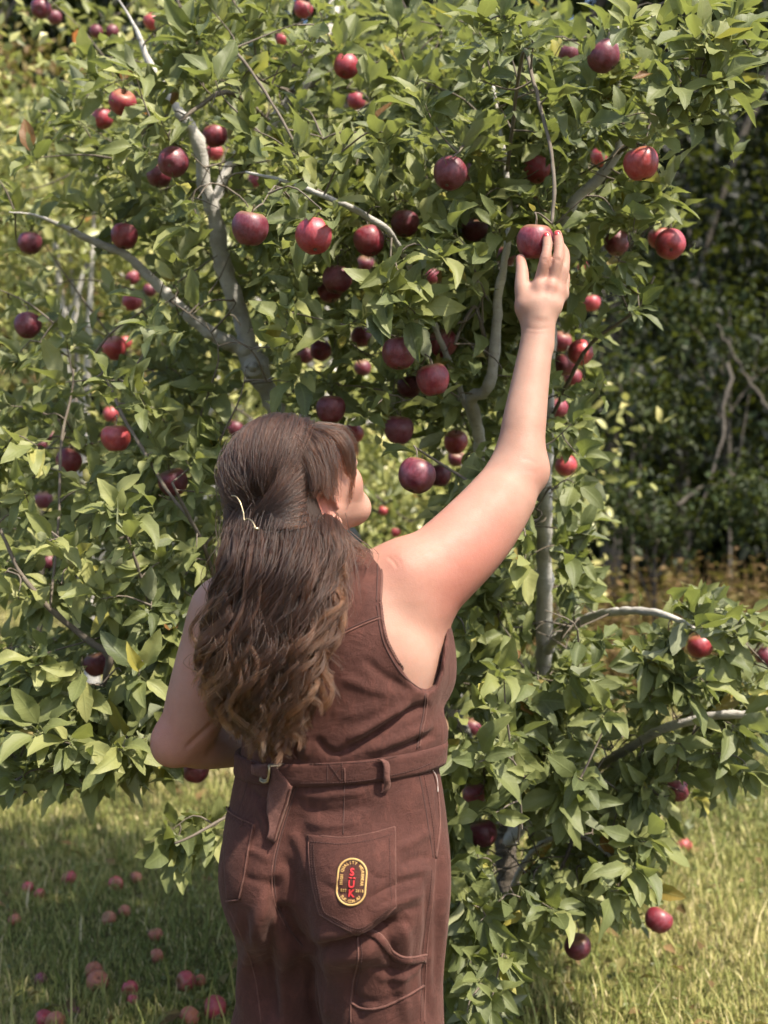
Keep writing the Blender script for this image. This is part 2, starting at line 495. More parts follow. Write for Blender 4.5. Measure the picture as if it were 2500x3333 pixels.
for px, d, h, w, z0, n, tm, lab in WOOD:
    e = []
    for k in range(11):
        z = z0 + (h - z0) * (k + .5) / 11
        ww = w * (.55 + .55 * math.sin(math.pi * min(1, (z - z0) / (h - z0) * .8 + .15)))
        e.append(((X(px, d) + bgm.normal(0, .45) * w, d + bgm.normal(0, .7), z), (ww * bgm.uniform(.45, .7), ww * .6, bgm.uniform(.6, 1.0))))
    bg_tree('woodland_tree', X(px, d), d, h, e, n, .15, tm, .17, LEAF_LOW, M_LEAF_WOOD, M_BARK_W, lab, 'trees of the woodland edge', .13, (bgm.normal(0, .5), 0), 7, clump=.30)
# rust-coloured tree far left
d = 13.0
bg_tree('rust_tree', X(120, d), d, 6.4, [((X(120, d), d, 4.6), (1.0, .9, 1.1)), ((X(230, d), d, 3.6), (.8, .8, .8)), ((X(40, d), d, 5.8), (.8, .8, .7))], 4200, .12, .45, .2, LEAF_LOW, M_LEAF_RUST, M_BARK_W, 'orange-brown tree blurred in the upper corner', None, .08, limbs=5)
# saplings in front of the dark woods, sunlight put into their lighter tint
for px, py, d, rx, rz, n, lab in ((2080, 1660, 11.5, .50, .38, 1500, 'light green sapling in front of the dark woods, right of the pale leaf cluster'),
                                  (2470, 1640, 11.0, .40, .32, 900, 'light green sapling at the side edge in front of the dark woods'),
                                  (2010, 1290, 12.5, .75, .55, 1700, 'leafy young tree with spreading boughs in front of the dark woods'),
                                  (2330, 1080, 13.0, .9, .6, 1500, 'dim young tree high against the dark woods near the side')):
    c = at(px, py, d)
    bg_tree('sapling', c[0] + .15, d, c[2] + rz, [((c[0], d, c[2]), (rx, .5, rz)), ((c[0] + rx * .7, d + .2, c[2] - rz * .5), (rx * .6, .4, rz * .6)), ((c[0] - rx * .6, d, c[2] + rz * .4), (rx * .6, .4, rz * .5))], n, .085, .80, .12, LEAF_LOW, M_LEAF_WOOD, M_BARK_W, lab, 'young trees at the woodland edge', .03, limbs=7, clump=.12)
# bare leaning branches in the dark
for a, b, c_, lab in (((2380, 1180, 11.8), (2330, 1500, 11.6), (2230, 1800, 11.5), 'bare grey branch leaning across the dark woods'),
                      ((2500, 1330, 12.4), (2430, 1230, 12.4), (2330, 1050, 12.4), 'dead bough slanting at the side of the dark woods'),
                      ((2200, 1640, 11.2), (2330, 1570, 11.3), (2480, 1560, 11.4), 'dead bough lying level before the dark woods')):
    P = spline(np.array([at(*a), at(*b), at(*c_)]), 14); P = P + bgm.normal(0, .015, P.shape)
    V, F = tube(P, np.linspace(.022, .010, 14), 7)
    o = add('dead_branch', mesh_np('dead_branch', V, F), M_BARK_W); tag(o, lab, 'branch', 'dead boughs at the woodland edge')
# the wood behind, one dark mass
e = []
for k in range(90):
    e.append(((bgm.uniform(-17, 18), bgm.uniform(21, 27), 15.5 * (k + .5) / 90), (2.2, 1.6, 1.9)))
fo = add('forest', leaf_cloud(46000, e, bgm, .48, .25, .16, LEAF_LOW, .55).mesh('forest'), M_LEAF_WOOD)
tag(fo, 'dark woodland closing off the view', 'forest', kind='stuff')
# weeds along the foot of the wood
def weeds():
    g = np.random.default_rng(55); bag = Bag(); n = 1500
    x = g.uniform(.2, 6.5, n); y = g.uniform(8.9, 13.0, n) - .15 * x * 0; h = g.uniform(.35, 1.05, n) * np.clip((y - 8.2) / 2.0, .4, 1)
    P, D, U, S, T = [], [], [], [], []
    for k in range(n):
        for q in range(11):
            t = g.uniform(.15, 1); a = g.uniform(0, 6.28)
            P.append((x[k] + .08 * t * math.sin(k), y[k] + .05 * math.cos(k * 2.1), h[k] * t)); D.append((math.cos(a), math.sin(a), g.uniform(-.2, .7)))
            U.append((g.normal(0, .4), g.normal(0, .4), 1)); S.append(g.uniform(.05, .11)); T.append(np.clip(g.normal(.15 if k % 3 else .75, .2), 0, 1))
        V, F = tube(np.array([[x[k], y[k], -.02], [x[k] + .08 * math.sin(k), y[k] + .05 * math.cos(k * 2.1), h[k]]]), np.array([.006, .003]), 3, False)
        bag.put(V, F, tint=.4, lu=.3, lv=.5)
    leaf_bag(np.array(P), np.array(D), np.array(U), np.array(S), np.array(T), LEAF_LOW, g, bag)
    return bag.mesh('weeds')
wd = add('weeds', weeds(), M_LEAF_RUST); tag(wd, 'rust and olive weeds along the foot of the woods', 'weeds', kind='stuff')

# wooded hillside that closes the view behind the trees
nt = NT('hillside_woods'); oc = nt.coord(); n1 = nt.noise(.9, 6, .7, oc)
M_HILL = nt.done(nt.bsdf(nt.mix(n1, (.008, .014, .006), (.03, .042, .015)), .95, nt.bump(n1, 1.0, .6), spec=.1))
hx_ = np.linspace(-60, 60, 61); hy_ = np.array([28.5, 30, 34, 40, 60]); hz_ = np.array([-.3, 9, 15, 19, 24])
Xh, Yh = np.meshgrid(hx_, hy_, indexing='ij'); Zh = np.broadcast_to(hz_, Xh.shape) * (1 + .08 * np.sin(Xh * .7) + .05 * np.sin(Xh * 2.3 + Yh))
Ih, Jh = np.meshgrid(np.arange(60), np.arange(4), indexing='ij')
hl = add('hillside', mesh_np('hillside', np.stack([Xh, Yh, Zh], -1).reshape(-1, 3), np.stack([Ih * 5 + Jh, (Ih + 1) * 5 + Jh, (Ih + 1) * 5 + Jh + 1, Ih * 5 + Jh + 1], -1).reshape(-1, 4)), M_HILL)
tag(hl, 'dark wooded hillside behind the trees', 'hillside', kind='structure')

# broad-leaved weeds and fallen leaves in the grass
def litter(n, zlo, zhi, size, tint, seed):
    g = np.random.default_rng(seed); d = 3.2 * (2.4)**g.random(n); x = d * g.uniform(-.36, .36, n)
    cl = np.sin(x * 2.7 + 1.1 * np.sin(d * 2)) * np.sin(d * 1.9); keep = g.random(n) < np.clip(.45 + .6 * cl, .05, 1); x, d = x[keep], d[keep]; n = len(x)
    a = g.uniform(0, 6.28, n)
    P = np.stack([x, d, gz(x, d) + g.uniform(zlo, zhi, n)], 1); D = np.stack([np.cos(a), np.sin(a), g.normal(.1, .3, n)], 1); U = np.stack([g.normal(0, .35, n), g.normal(0, .35, n), np.ones(n)], 1)
    return leaf_bag(P, D, U, size * g.uniform(.6, 1.4, n), np.clip(g.normal(tint[0], tint[1], n), 0, 1), LEAF_LOW, g)
w1 = add('clover', litter(9000, .012, .035, .026, (.22, .15), 61).mesh('clover'), M_LEAF_BG); tag(w1, 'low broad-leaved weeds in the grass', 'weeds', kind='stuff')
w2 = add('fallen_leaves', litter(900, .02, .045, .055, (.45, .3), 62).mesh('fallen_leaves'), M_LEAF_RUST); tag(w2, 'brown fallen leaves scattered in the grass', 'leaves', kind='stuff')
# ================================================================== PERSON
class Field:
    """signed distance on a grid; parts are blended with a smooth minimum"""
    def __init__(s, lo, hi, h):
        s.h = h
        s.ax = [np.arange(lo[i], hi[i], h, dtype=np.float32) for i in range(3)]
        s.D = np.full([len(a) for a in s.ax], 0.15, dtype=np.float32)
    def sl(s, lo, hi):
        r = []
        for i in range(3):
            a = s.ax[i]
            i0 = int(np.clip(np.searchsorted(a, lo[i]) - 1, 0, len(a))); i1 = int(np.clip(np.searchsorted(a, hi[i]) + 1, 0, len(a)))
            r.append(slice(i0, i1))
        g = np.meshgrid(*[s.ax[i][r[i]] for i in range(3)], indexing='ij', sparse=True)
        return tuple(r), g
    def blend(s, fn, lo, hi, k=0.02, op='u'):
        m = 0.03 + k
        r, g = s.sl(np.asarray(lo) - m, np.asarray(hi) + m)
        d = fn(*g).astype(np.float32)
        A = s.D[r]
        if op == 'u':
            if k <= 0: s.D[r] = np.minimum(A, d)
            else:
                h = np.clip(k - np.abs(A - d), 0, None) / k
                s.D[r] = np.minimum(A, d) - h * h * k * 0.25
        elif op == 's':          # subtract
            d = -d
            if k <= 0: s.D[r] = np.maximum(A, d)
            else:
                h = np.clip(k - np.abs(A - d), 0, None) / k
                s.D[r] = np.maximum(A, d) + h * h * k * 0.25
    def cone(s, p0, r0, p1, r1, k=0.02, op='u'):
        p0 = np.asarray(p0, float); p1 = np.asarray(p1, float); ab = p1 - p0; L2 = float(ab @ ab) + 1e-12
        def fn(x, y, z):
            px, py, pz = x - p0[0], y - p0[1], z - p0[2]
            t = np.clip((px * ab[0] + py * ab[1] + pz * ab[2]) / L2, 0, 1)
            return np.sqrt((px - t * ab[0])**2 + (py - t * ab[1])**2 + (pz - t * ab[2])**2) - (r0 + (r1 - r0) * t)
        R = max(r0, r1)
        s.blend(fn, np.minimum(p0, p1) - R, np.maximum(p0, p1) + R, k, op)
    def chain(s, pts, k=0.02, join=0.0):
        P = np.array([p for p, r in pts], float); Rr = np.array([r for p, r in pts], float)
        n = 14 * (len(pts) - 1) + 1
        C = spline(np.c_[P, Rr], n)
        m = 0.03 + k
        r_, g_ = s.sl(P.min(0) - Rr.max() - m, P.max(0) + Rr.max() + m)
        D = np.full(s.D[r_].shape, .2, dtype=np.float32)
        if True:
            for i in range(n - 1):
                p0 = C[i, :3]; ab = C[i + 1, :3] - p0; L2 = float(ab @ ab) + 1e-12
                q0 = np.minimum(p0, C[i + 1, :3]) - C[i:i + 2, 3].max() - m; q1 = np.maximum(p0, C[i + 1, :3]) + C[i:i + 2, 3].max() + m
                rr_, (x, y, z) = s.sl(q0, q1)
                loc_ = tuple(slice(max(0, a.start - b.start), max(0, min(a.stop, b.stop) - b.start)) for a, b in zip(rr_, r_))
                px, py, pz = x - p0[0], y - p0[1], z - p0[2]
                t = np.clip((px * ab[0] + py * ab[1] + pz * ab[2]) / L2, 0, 1)
                d = np.sqrt((px - t * ab[0])**2 + (py - t * ab[1])**2 + (pz - t * ab[2])**2) - (C[i, 3] + (C[i + 1, 3] - C[i, 3]) * t)
                T = D[loc_]
                if T.shape == d.shape: D[loc_] = np.minimum(T, d)
        A = s.D[r_]
        h = np.clip(k - np.abs(A - D), 0, None) / k
        s.D[r_] = np.minimum(A, D) - h * h * k * 0.25
    def ell(s, c, rad, M=None, k=0.02, op='u'):
        c = np.asarray(c, float); rad = np.asarray(rad, float)
        M = np.eye(3) if M is None else np.asarray(M, float)   # columns are the local axes
        def fn(x, y, z):
            px, py, pz = x - c[0], y - c[1], z - c[2]
            u = (px * M[0, 0] + py * M[1, 0] + pz * M[2, 0]); v = (px * M[0, 1] + py * M[1, 1] + pz * M[2, 1]); w = (px * M[0, 2] + py * M[1, 2] + pz * M[2, 2])
            k0 = np.sqrt((u / rad[0])**2 + (v / rad[1])**2 + (w / rad[2])**2)
            k1 = np.sqrt((u / rad[0]**2)**2 + (v / rad[1]**2)**2 + (w / rad[2]**2)**2) + 1e-9
            return k0 * (k0 - 1) / k1
        R = rad.max()
        s.blend(fn, c - R, c + R, k, op)
    def mesh(s, smooth=2):
        D = s.D
        S = D < 0
        nx, ny, nz = D.shape
        cnt = np.zeros((nx - 1, ny - 1, nz - 1), dtype=np.int8)
        for a in (0, 1):
            for b in (0, 1):
                for c in (0, 1):
                    cnt += S[a:nx - 1 + a, b:ny - 1 + b, c:nz - 1 + c]
        act = (cnt > 0) & (cnt < 8)
        idx = np.argwhere(act)
        vid = np.full(act.shape, -1, dtype=np.int32); vid[act] = np.arange(len(idx))
        P = np.zeros((len(idx), 3)); C = np.zeros(len(idx))
        i, j, k = idx.T
        corner = [(a, b, c) for a in (0, 1) for b in (0, 1) for c in (0, 1)]
        vals = {cc: D[i + cc[0], j + cc[1], k + cc[2]] for cc in corner}
        for c0 in corner:
            for ax in range(3):
                if c0[ax]: continue
                c1 = list(c0); c1[ax] = 1; c1 = tuple(c1)
                v0, v1 = vals[c0], vals[c1]
                m = (v0 < 0) != (v1 < 0)
                t = np.where(m, v0 / np.where(m, v0 - v1, 1), 0)
                for q in range(3):
                    P[:, q] += np.where(m, c0[q] + (t if q == ax else 0), 0)
                C += m
        P = P / C[:, None] + idx
        org = np.array([a[0] for a in s.ax])
        V = org + P * s.h
        Q = []
        for ax in range(3):
            sl0 = [slice(1, -1)] * 3; sl1 = [slice(1, -1)] * 3
            sl0[ax] = slice(0, -1); sl1[ax] = slice(1, None)
            a = S[tuple(sl0)]; b = S[tuple(sl1)]
            e = np.argwhere(a != b)
            if not len(e): continue
            flip = a[tuple(e.T)]
            o = e.copy(); u, w = [(1, 2), (2, 0), (0, 1)][ax]
            for q in range(3):
                if q != ax: o[:, q] += 1      # grid index of the edge start
            def cell(du, dw):
                c = o.copy(); c[:, u] += du; c[:, w] += dw
                return vid[c[:, 0], c[:, 1], c[:, 2]]
            q4 = np.stack([cell(-1, -1), cell(0, -1), cell(0, 0), cell(-1, 0)], -1)
            q4[~flip] = q4[~flip][:, ::-1]
            Q.append(q4)
        F = np.concatenate(Q)
        F = F[(F >= 0).all(1)]
        for _ in range(smooth * 3):            # smooth without shrinking
            V = laplace(V, F, 0.55); V = laplace(V, F, -0.57)
        return V, F

def laplace(V, F, lam):
    E = np.concatenate([F[:, [0, 1]], F[:, [1, 2]], F[:, [2, 3]], F[:, [3, 0]]])
    acc = np.zeros_like(V); cnt = np.zeros(len(V))
    for q in range(3):
        acc[:, q] = np.bincount(E[:, 0], V[E[:, 1], q], len(V)) + np.bincount(E[:, 1], V[E[:, 0], q], len(V))
    cnt = np.bincount(E[:, 0], minlength=len(V)) + np.bincount(E[:, 1], minlength=len(V))
    return V + lam * (acc / np.maximum(cnt, 1)[:, None] - V)

def vnormals(V, F):
    n = np.cross(V[F[:, 2]] - V[F[:, 0]], V[F[:, 3]] - V[F[:, 1]])
    N = np.zeros_like(V)
    for c in range(4):
        for q in range(3):
            N[:, q] += np.bincount(F[:, c], n[:, q], len(V))
    return N / (np.linalg.norm(N, axis=1)[:, None] + 1e-12)

def polydist(X, Y, pts):
    """distance to a pixel polyline and the fraction along it"""
    pts = np.asarray(pts, float)
    L = np.concatenate([[0], np.cumsum(np.linalg.norm(np.diff(pts, axis=0), axis=1))])
    best = np.full(X.shape, 1e9); frac = np.zeros(X.shape); side = np.zeros(X.shape)
    for i in range(len(pts) - 1):
        a = pts[i]; b = pts[i + 1]; ab = b - a; l2 = ab @ ab
        t = np.clip(((X - a[0]) * ab[0] + (Y - a[1]) * ab[1]) / l2, 0, 1)
        dx = X - a[0] - t * ab[0]; dy = Y - a[1] - t * ab[1]
        d = np.hypot(dx, dy); m = d < best
        best = np.where(m, d, best); frac = np.where(m, (L[i] + t * math.sqrt(l2)) / L[-1], frac)
        side = np.where(m, np.sign(ab[0] * dy - ab[1] * dx), side)
    return best, frac, side

def fold_cloth(V, F, folds, back=True):
    """press creases into cloth: each fold is (points, width px, height m[, step])"""
    N = vnormals(V, F)
    X, Y = pix(V)
    view = (V - np.array([0, 0, CAM_H])); view /= np.linalg.norm(view, axis=1)[:, None]
    face = np.clip(-(N * view).sum(1) * 2.0 + 0.3, 0, 1)
    disp = np.zeros(len(V))
    for f in folds:
        pts, w, a = f[:3]
        d, t, sd = polydist(X, Y, spline(np.c_[np.asarray(pts, float), np.zeros(len(pts))], max(8, 6 * len(pts)))[:, :2])
        env = np.clip(np.minimum(t, 1 - t) * 5, 0, 1) ** 0.7
        if len(f) > 3:      # a step: cloth stands proud on one side and falls back over the width
            s = d * sd * f[3]
            disp += a * env * np.exp(-(np.clip(s, 0, None) / (w * 3.0))**2) * (1 / (1 + np.exp(np.clip(-s / (w * 0.25), -30, 30)))) 
        else:
            disp += a * env * np.exp(-(d / w)**2)
    return V + N * (disp * face)[:, None]

def frame(yaw, pitch, roll=0.0):
    """columns: right, forward, up; yaw turns forward from +Y to +X, pitch tips it up"""
    f = np.array([math.sin(yaw), math.cos(yaw), 0]); r = np.array([math.cos(yaw), -math.sin(yaw), 0]); u = np.array([0, 0, 1.0])
    f2 = f * math.cos(pitch) + u * math.sin(pitch); u2 = -f * math.sin(pitch) + u * math.cos(pitch)
    r2 = r * math.cos(roll) + u2 * math.sin(roll); u3 = -r * math.sin(roll) + u2 * math.cos(roll)
    return np.stack([r2, f2, u3], 1)

# ------------------------------------------------------------------ skeleton, read off the photograph
R_ = math.radians
PHI = R_(26)                                   # her trunk is turned to the right of the view
HEAD_C = at(966, 1560, 2.03)
HM = frame(R_(61), R_(30))
def hd(x, y, z): return HEAD_C + HM @ np.array([x, y, z])

SH_R = at(1318, 1880, 2.03); EL_R = at(1690, 1520, 2.15); WR_R = at(1752, 1085, 2.22)
SH_L = at(742, 2000, 2.10); EL_L = at(578, 2408, 2.10); WR_L = at(930, 2425, 2.31)

# trunk table: z, centre x, centre y, half width, half depth
TRUNK = np.array([
    [0.90, -0.080, 2.060, 0.186, 0.135],
    [0.98, -0.080, 2.055, 0.178, 0.128],
    [1.04, -0.079, 2.050, 0.165, 0.117],
    [1.12, -0.077, 2.045, 0.170, 0.120],
    [1.20, -0.075, 2.045, 0.180, 0.126],
    [1.255, -0.082, 2.045, 0.172, 0.120],
    [1.305, -0.092, 2.045, 0.150, 0.102],
    [1.345, -0.104, 2.045, 0.105, 0.080],
    [1.375, -0.112, 2.045, 0.065, 0.058],
    [1.42, -0.116, 2.045, 0.045, 0.045]])

def loft_fn(table, off=0.0, phi=PHI, zlo=None, zhi=None, power=2.0):
    zt = table[:, 0]; cph, sph = math.cos(phi), math.sin(phi)
    def sm(z, col):
        # smooth interpolation of a column
        zz = z.ravel(); t = np.interp(zz, zt, np.arange(len(zt)))
        i = np.clip(t.astype(int), 0, len(zt) - 2); f = t - i
        c = table[:, col]; cp = np.r_[2 * c[0] - c[1], c, 2 * c[-1] - c[-2]]
        p0, p1, p2, p3 = cp[i], cp[i + 1], cp[i + 2], cp[i + 3]
        v = 0.5 * (2 * p1 + (p2 - p0) * f + (2 * p0 - 5 * p1 + 4 * p2 - p3) * f**2 + (3 * p1 - p0 - 3 * p2 + p3) * f**3)
        return v.reshape(z.shape)
    lo = zt[0] if zlo is None else zlo; hi = zt[-1] if zhi is None else zhi
    def fn(x, y, z):
        zc = np.clip(z, zt[0], zt[-1])
        cx, cy, a, b = (sm(zc, c) for c in (1, 2, 3, 4))
        a = a + off; b = b + off
        u = (x - cx) * cph - (y - cy) * sph; v = (x - cx) * sph + (y - cy) * cph
        q = (np.abs(u / a)**power + np.abs(v / b)**power)**(1 / power)
        d = (q - 1) * np.minimum(a, b)
        return np.maximum(d, np.maximum(lo - z, z - hi))
    return fn

def build_body():
    f = Field((-0.42, 1.78, 0.94), (0.38, 2.52, 2.06), 0.0029)
    f.blend(loft_fn(TRUNK, -0.010), (-0.28, 1.88, 0.92), (0.12, 2.2, 1.43), 0.0)
    fx, fy = math.sin(PHI), math.cos(PHI); rx, ry = math.cos(PHI), -math.sin(PHI)
    for s in (-1, 1):          # bust
        f.ell((-0.078 + fx * 0.085 + s * rx * 0.075, 2.045 + fy * 0.085 + s * ry * 0.075, 1.19), (0.075, 0.07, 0.075), k=0.04)
    # shoulder girdle and neck
    f.cone(at(1045, 1880, 2.05), 0.056, hd(0, -0.03, -0.07), 0.054, 0.04)
    f.cone(at(1080, 1965, 2.03), 0.055, SH_R + [0, 0, -0.01], 0.060, 0.05)
    f.cone(at(950, 1960, 2.06), 0.050, SH_L + [0.01, 0, 0.0], 0.058, 0.05)
    # raised right arm
    f.chain([(SH_R, 0.064), (at(1425, 1822, 2.05), 0.061), (at(1560, 1690, 2.10), 0.056), (EL_R, 0.042)], 0.04)
    f.chain([(at(1330, 1985, 2.05), 0.050), (at(1480, 1872, 2.07), 0.038), (at(1585, 1760, 2.10), .034), (at(1660, 1640, 2.13), .030)], 0.06)       # soft underside of the upper arm
    f.cone(at(1318, 2000, 2.05), 0.052, at(1315, 2150, 2.05), 0.045, 0.05)       # lat below the armpit
    f.cone(at(1365, 2000, 2.08), 0.042, at(1350, 2140, 2.07), 0.036, 0.04)
    f.chain([(EL_R, 0.042), (at(1703, 1400, 2.165), 0.0405), (at(1722, 1270, 2.19), 0.0355), (WR_R, 0.0288)], 0.035)
    f.ell(at(1735, 1540, 2.15), (0.020, 0.022, 0.022), k=0.03)                     # point of the elbow
    # left arm
    f.chain([(SH_L, 0.064), (at(700, 2100, 2.10), 0.060), (at(650, 2260, 2.10), 0.056), (at(622, 2350, 2.10), 0.052), (EL_L, 0.042)], 0.045)
    f.chain([(EL_L, 0.041), (at(660, 2428, 2.15), 0.041), (at(780, 2430, 2.225), 0.036), (WR_L, 0.027)], 0.018)
    f.ell(at(553, 2438, 2.09), (0.019, 0.02, 0.019), k=0.03)
    # ---- right hand on the apple
    def hand(map_):
        P = lambda x, y, d: map_(x, y, d)
        pal = [((1718, 1000, 2.222), .019), ((1745, 995, 2.220), .022), ((1775, 995, 2.221), .021), ((1797, 995, 2.226), .0175)]
        wr = P(1752, 1080, 2.22)
        mcp = [((1754, 936, 2.229), .0138), ((1790, 934, 2.227), .0138), ((1815, 942, 2.235), .0128), ((1828, 958, 2.247), .0112)]
        for (a, ra), (b, rb) in zip(pal, mcp):
            f.cone(P(*a), ra, P(*b), rb, 0.016)
            f.cone(wr, .0225, P(*a), ra, 0.008)
        for i in range(3):
            f.cone(P(*mcp[i][0]), mcp[i][1] - .0025, P(*mcp[i + 1][0]), mcp[i + 1][1] - .0025, 0.012)
        fing = [  # mcp, pip, dip, tip
            [((1750, 945, 2.230), .0130), ((1762, 895, 2.222), .0108), ((1773, 850, 2.216), .0106), ((1779, 820, 2.220), .0093), ((1782, 793, 2.230), .0092), ((1780, 766, 2.244), .0078)],
            [((1790, 943, 2.228), .0130), ((1804, 893, 2.221), .0112), ((1815, 848, 2.219), .0110), ((1819, 818, 2.226), .0097), ((1819, 790, 2.236), .0094), ((1815, 762, 2.251), .0080)],
            [((1815, 946, 2.235), .0128), ((1828, 905, 2.232), .0114), ((1836, 868, 2.236), .0106), ((1838, 826, 2.262), .0092), ((1826, 800, 2.285), .0080)],
            [((1829, 958, 2.246), .0118), ((1840, 905, 2.262), .0090), ((1832, 872, 2.285), .0080), ((1818, 856, 2.305), .0072)]]
        for fg in fing:
            f.chain([(P(*p), r) for p, r in fg], 0.005)
        th = [((1736, 1070, 2.222), .0175), ((1713, 1012, 2.224), .0165), ((1701, 945, 2.230), .0150), ((1699, 882, 2.245), .0118), ((1694, 842, 2.262), .0090)]
        f.chain([(P(*p), r) for p, r in th], 0.010)
        f.cone(P(1716, 1000, 2.224), .017, P(1745, 960, 2.226), .013, 0.014)     # web of the thumb
        for x, y, d in ((1757, 932, 2.214), (1795, 931, 2.212)):       # knuckles
            f.ell(P(x, y, d), (.0085, .007, .010), k=0.012)
    hand(at)
    for a_, b_ in (((1756, 940, 2.214), (1752, 1030, 2.200)), ((1793, 938, 2.212), (1764, 1030, 2.199)), ((1816, 948, 2.222), (1775, 1030, 2.201))):
        f.cone(at(*a_), .0042, at(*b_), .0030, 0.010)
    f.cone(at(1751, 1125, 2.22), .0288, at(1754, 1025, 2.222), .0255, 0.010)
    # ---- left hand, hanging relaxed in front of her: the same hand, turned
    B0 = at(1752, 1080, 2.22)
    ax = (WR_L - at(780, 2430, 2.225)); ax /= np.linalg.norm(ax)
    up = np.array([0, 0, 1.0]); sd = np.cross(ax, up); sd /= np.linalg.norm(sd); up2 = np.cross(sd, ax)
    def map_l(x, y, d):
        q = at(x, y, d) - B0          # x: across (thumb negative), z: along the hand, y: palm side
        return WR_L + ax * q[2] - up2 * (q[0]) + sd * q[1] * -1.0
    hand(map_l)
    # ---- head
    f.ell(hd(0, -0.012, 0.018), (0.071, 0.088, 0.080), HM, 0.0)
    f.ell(hd(0, 0.028, -0.01), (0.064, 0.062, 0.078), HM, 0.03)
    f.ell(hd(0, 0.045, -0.062), (0.050, 0.046, 0.050), HM, 0.03)
    f.ell(hd(0, 0.073, -0.100), (0.022, 0.020, 0.017), HM, 0.03)          # chin
    for s in (-1, 1):
        f.cone(hd(s * .052, .0, -.058), .018, hd(s * .016, .066, -.096), .017, 0.03)   # jaw
        f.ell(hd(s * .044, .058, -.040), (.025, .026, .026), HM, 0.03)     # cheek
        f.ell(hd(s * .031, .086, .004), (.014, .010, .009), HM, 0.012, 's')  # eye socket
        f.ell(hd(s * .031, .074, .004), (.0125, .0125, .0125), HM, 0.004)   # eye under its lid
        f.cone(hd(s * .014, .090, .018), .007, hd(s * .042, .076, .019), .006, 0.012)     # brow
    f.cone(hd(0, .088, .008), .0075, hd(0, .106, -.026), .0105, 0.010)      # nose
    for s in (-1, 1): f.ell(hd(s * .010, .098, -.031), (.008, .009, .007), HM, 0.006)
    f.ell(hd(0, .089, -.057), (.020, .008, .0055), HM, 0.006)             # lips
    f.ell(hd(0, .087, -.067), (.017, .008, .0060), HM, 0.006)
    f.ell(hd(0, .096, -.062), (.020, .004, .0014), HM, 0.003, 's')
    # ears
    for s in (-1, 1):
        
        c = np.array([s * .072, -.010, -.050])
        a = np.linspace(-0.55 * math.pi, 1.10 * math.pi, 14)
        rim = [hd(c[0] + s * (.012 + .004 * math.sin(t)), c[1] - .017 * math.cos(t) - .003 * math.sin(t), c[2] + .030 * math.sin(t)) for t in a]
        for p, q in zip(rim[:-1], rim[1:]): f.cone(p, .0042, q, .0042, 0.004)
        f.ell(hd(c[0] + s * .004, c[1], c[2] - .002), (.007, .016, .026), HM, 0.008)
        f.ell(hd(c[0] + s * .013, c[1] + .005, c[2] - .004), (.007, .007, .011), HM, 0.005, 's')
        f.ell(hd(c[0] + s * .008, c[1] + .006, c[2] - .031), (.006, .008, .009), HM, 0.006)   # lobe
    return f.mesh(2)

bodyV, bodyF = build_body()

bodyV = fold_cloth(bodyV, bodyF, [
    ([(1262, 1812), (1282, 1828), (1296, 1850)], 6, -.0013), ([(1276, 1806), (1296, 1824), (1308, 1842)], 5, -.0008),
    ([(1690, 1492), (1722, 1496), (1752, 1512)], 7, -.0004), ([(1700, 1530), (1728, 1534), (1750, 1546)], 8, -.0003),
    ([(1700, 1064), (1750, 1072), (1804, 1064)], 4, -.0006), ([(1706, 1082), (1750, 1088), (1800, 1080)], 4, -.0003),
    ([(1764, 846), (1774, 843), (1784, 846)], 3.0, -.0010), ([(1766, 854), (1775, 852), (1784, 855)], 3.0, -.0010), ([(1808, 845), (1816, 842), (1825, 845)], 3.0, -.0010), ([(1808, 853), (1816, 850), (1825, 853)], 3.0, -.0010),
    ([(1776, 800), (1782, 798), (1788, 800)], 2.5, -.0008), ([(1814, 797), (1820, 795), (1826, 797)], 2.5, -.0008),
    ([(600, 2440), (650, 2395), (720, 2330)], 9, -.004)])
def flush_of(V):
    """redder skin: sun on the upper arm, elbows, knuckles, cheek and ear"""
    g = np.zeros(len(V))
    for c, r, a in ((at(1530, 1825, 2.02), 0.11, .62), (at(1600, 1740, 2.04), .08, .25), (EL_L, 0.07, .75), (at(735, 2200, 2.05), .07, .7), (at(1735, 1540, 2.12), .03, .4), (at(1290, 1830, 1.98), .05, .35),
                    (at(1460, 1960, 2.02), .06, .5), (at(1780, 850, 2.215), .02, .35), (at(1795, 932, 2.21), .03, .3), (hd(.085, -.012, -.04), .03, 1.0),
                    (hd(.05, .06, -.04), .04, .35), (at(1780, 765, 2.24), .015, .6), (at(1818, 760, 2.24), .015, .6), (at(1694, 850, 2.255), .02, .6)):
        g += a * np.exp(-((V - c)**2).sum(1) / r**2)
    return np.clip(g, 0, 1.2)

# skin
nt = NT('skin')
fl = nt.attr('flush'); oc = nt.coord()
n1 = nt.noise(9, 4, .6, oc); n2 = nt.noise(60, 3, .6, oc); n3 = nt.noise(420, 2, .5, oc)
c0 = nt.mix(nt.remap(n1, .36, .64), (0.268, 0.152, 0.110), (0.332, 0.203, 0.152))
c1 = nt.mix(nt.math('MULTIPLY', fl, nt.remap(n1, .2, .8, .5, .8)), c0, (0.38, 0.098, 0.075))
c2 = nt.mix(nt.remap(n2, .55, .75, 0, .22), c1, (0.37, 0.16, 0.115))
n4 = nt.noise(170, 3, .6, oc); vo = nt.n('TexVoronoi'); vo.inputs['Scale'].default_value = 55; nt.l(oc, vo.inputs['Vector'])
c2 = nt.mix(nt.remap(n4, .35, .7, 0, .25), c2, (0.38, 0.185, 0.13))
c2 = nt.mix(nt.remap(vo.outputs['Distance'], .03, .09, .45, 0), c2, (0.30, 0.13, 0.08))      # freckles
h = nt.math('ADD', nt.math('MULTIPLY', n3, .6), nt.math('MULTIPLY', n2, .5))
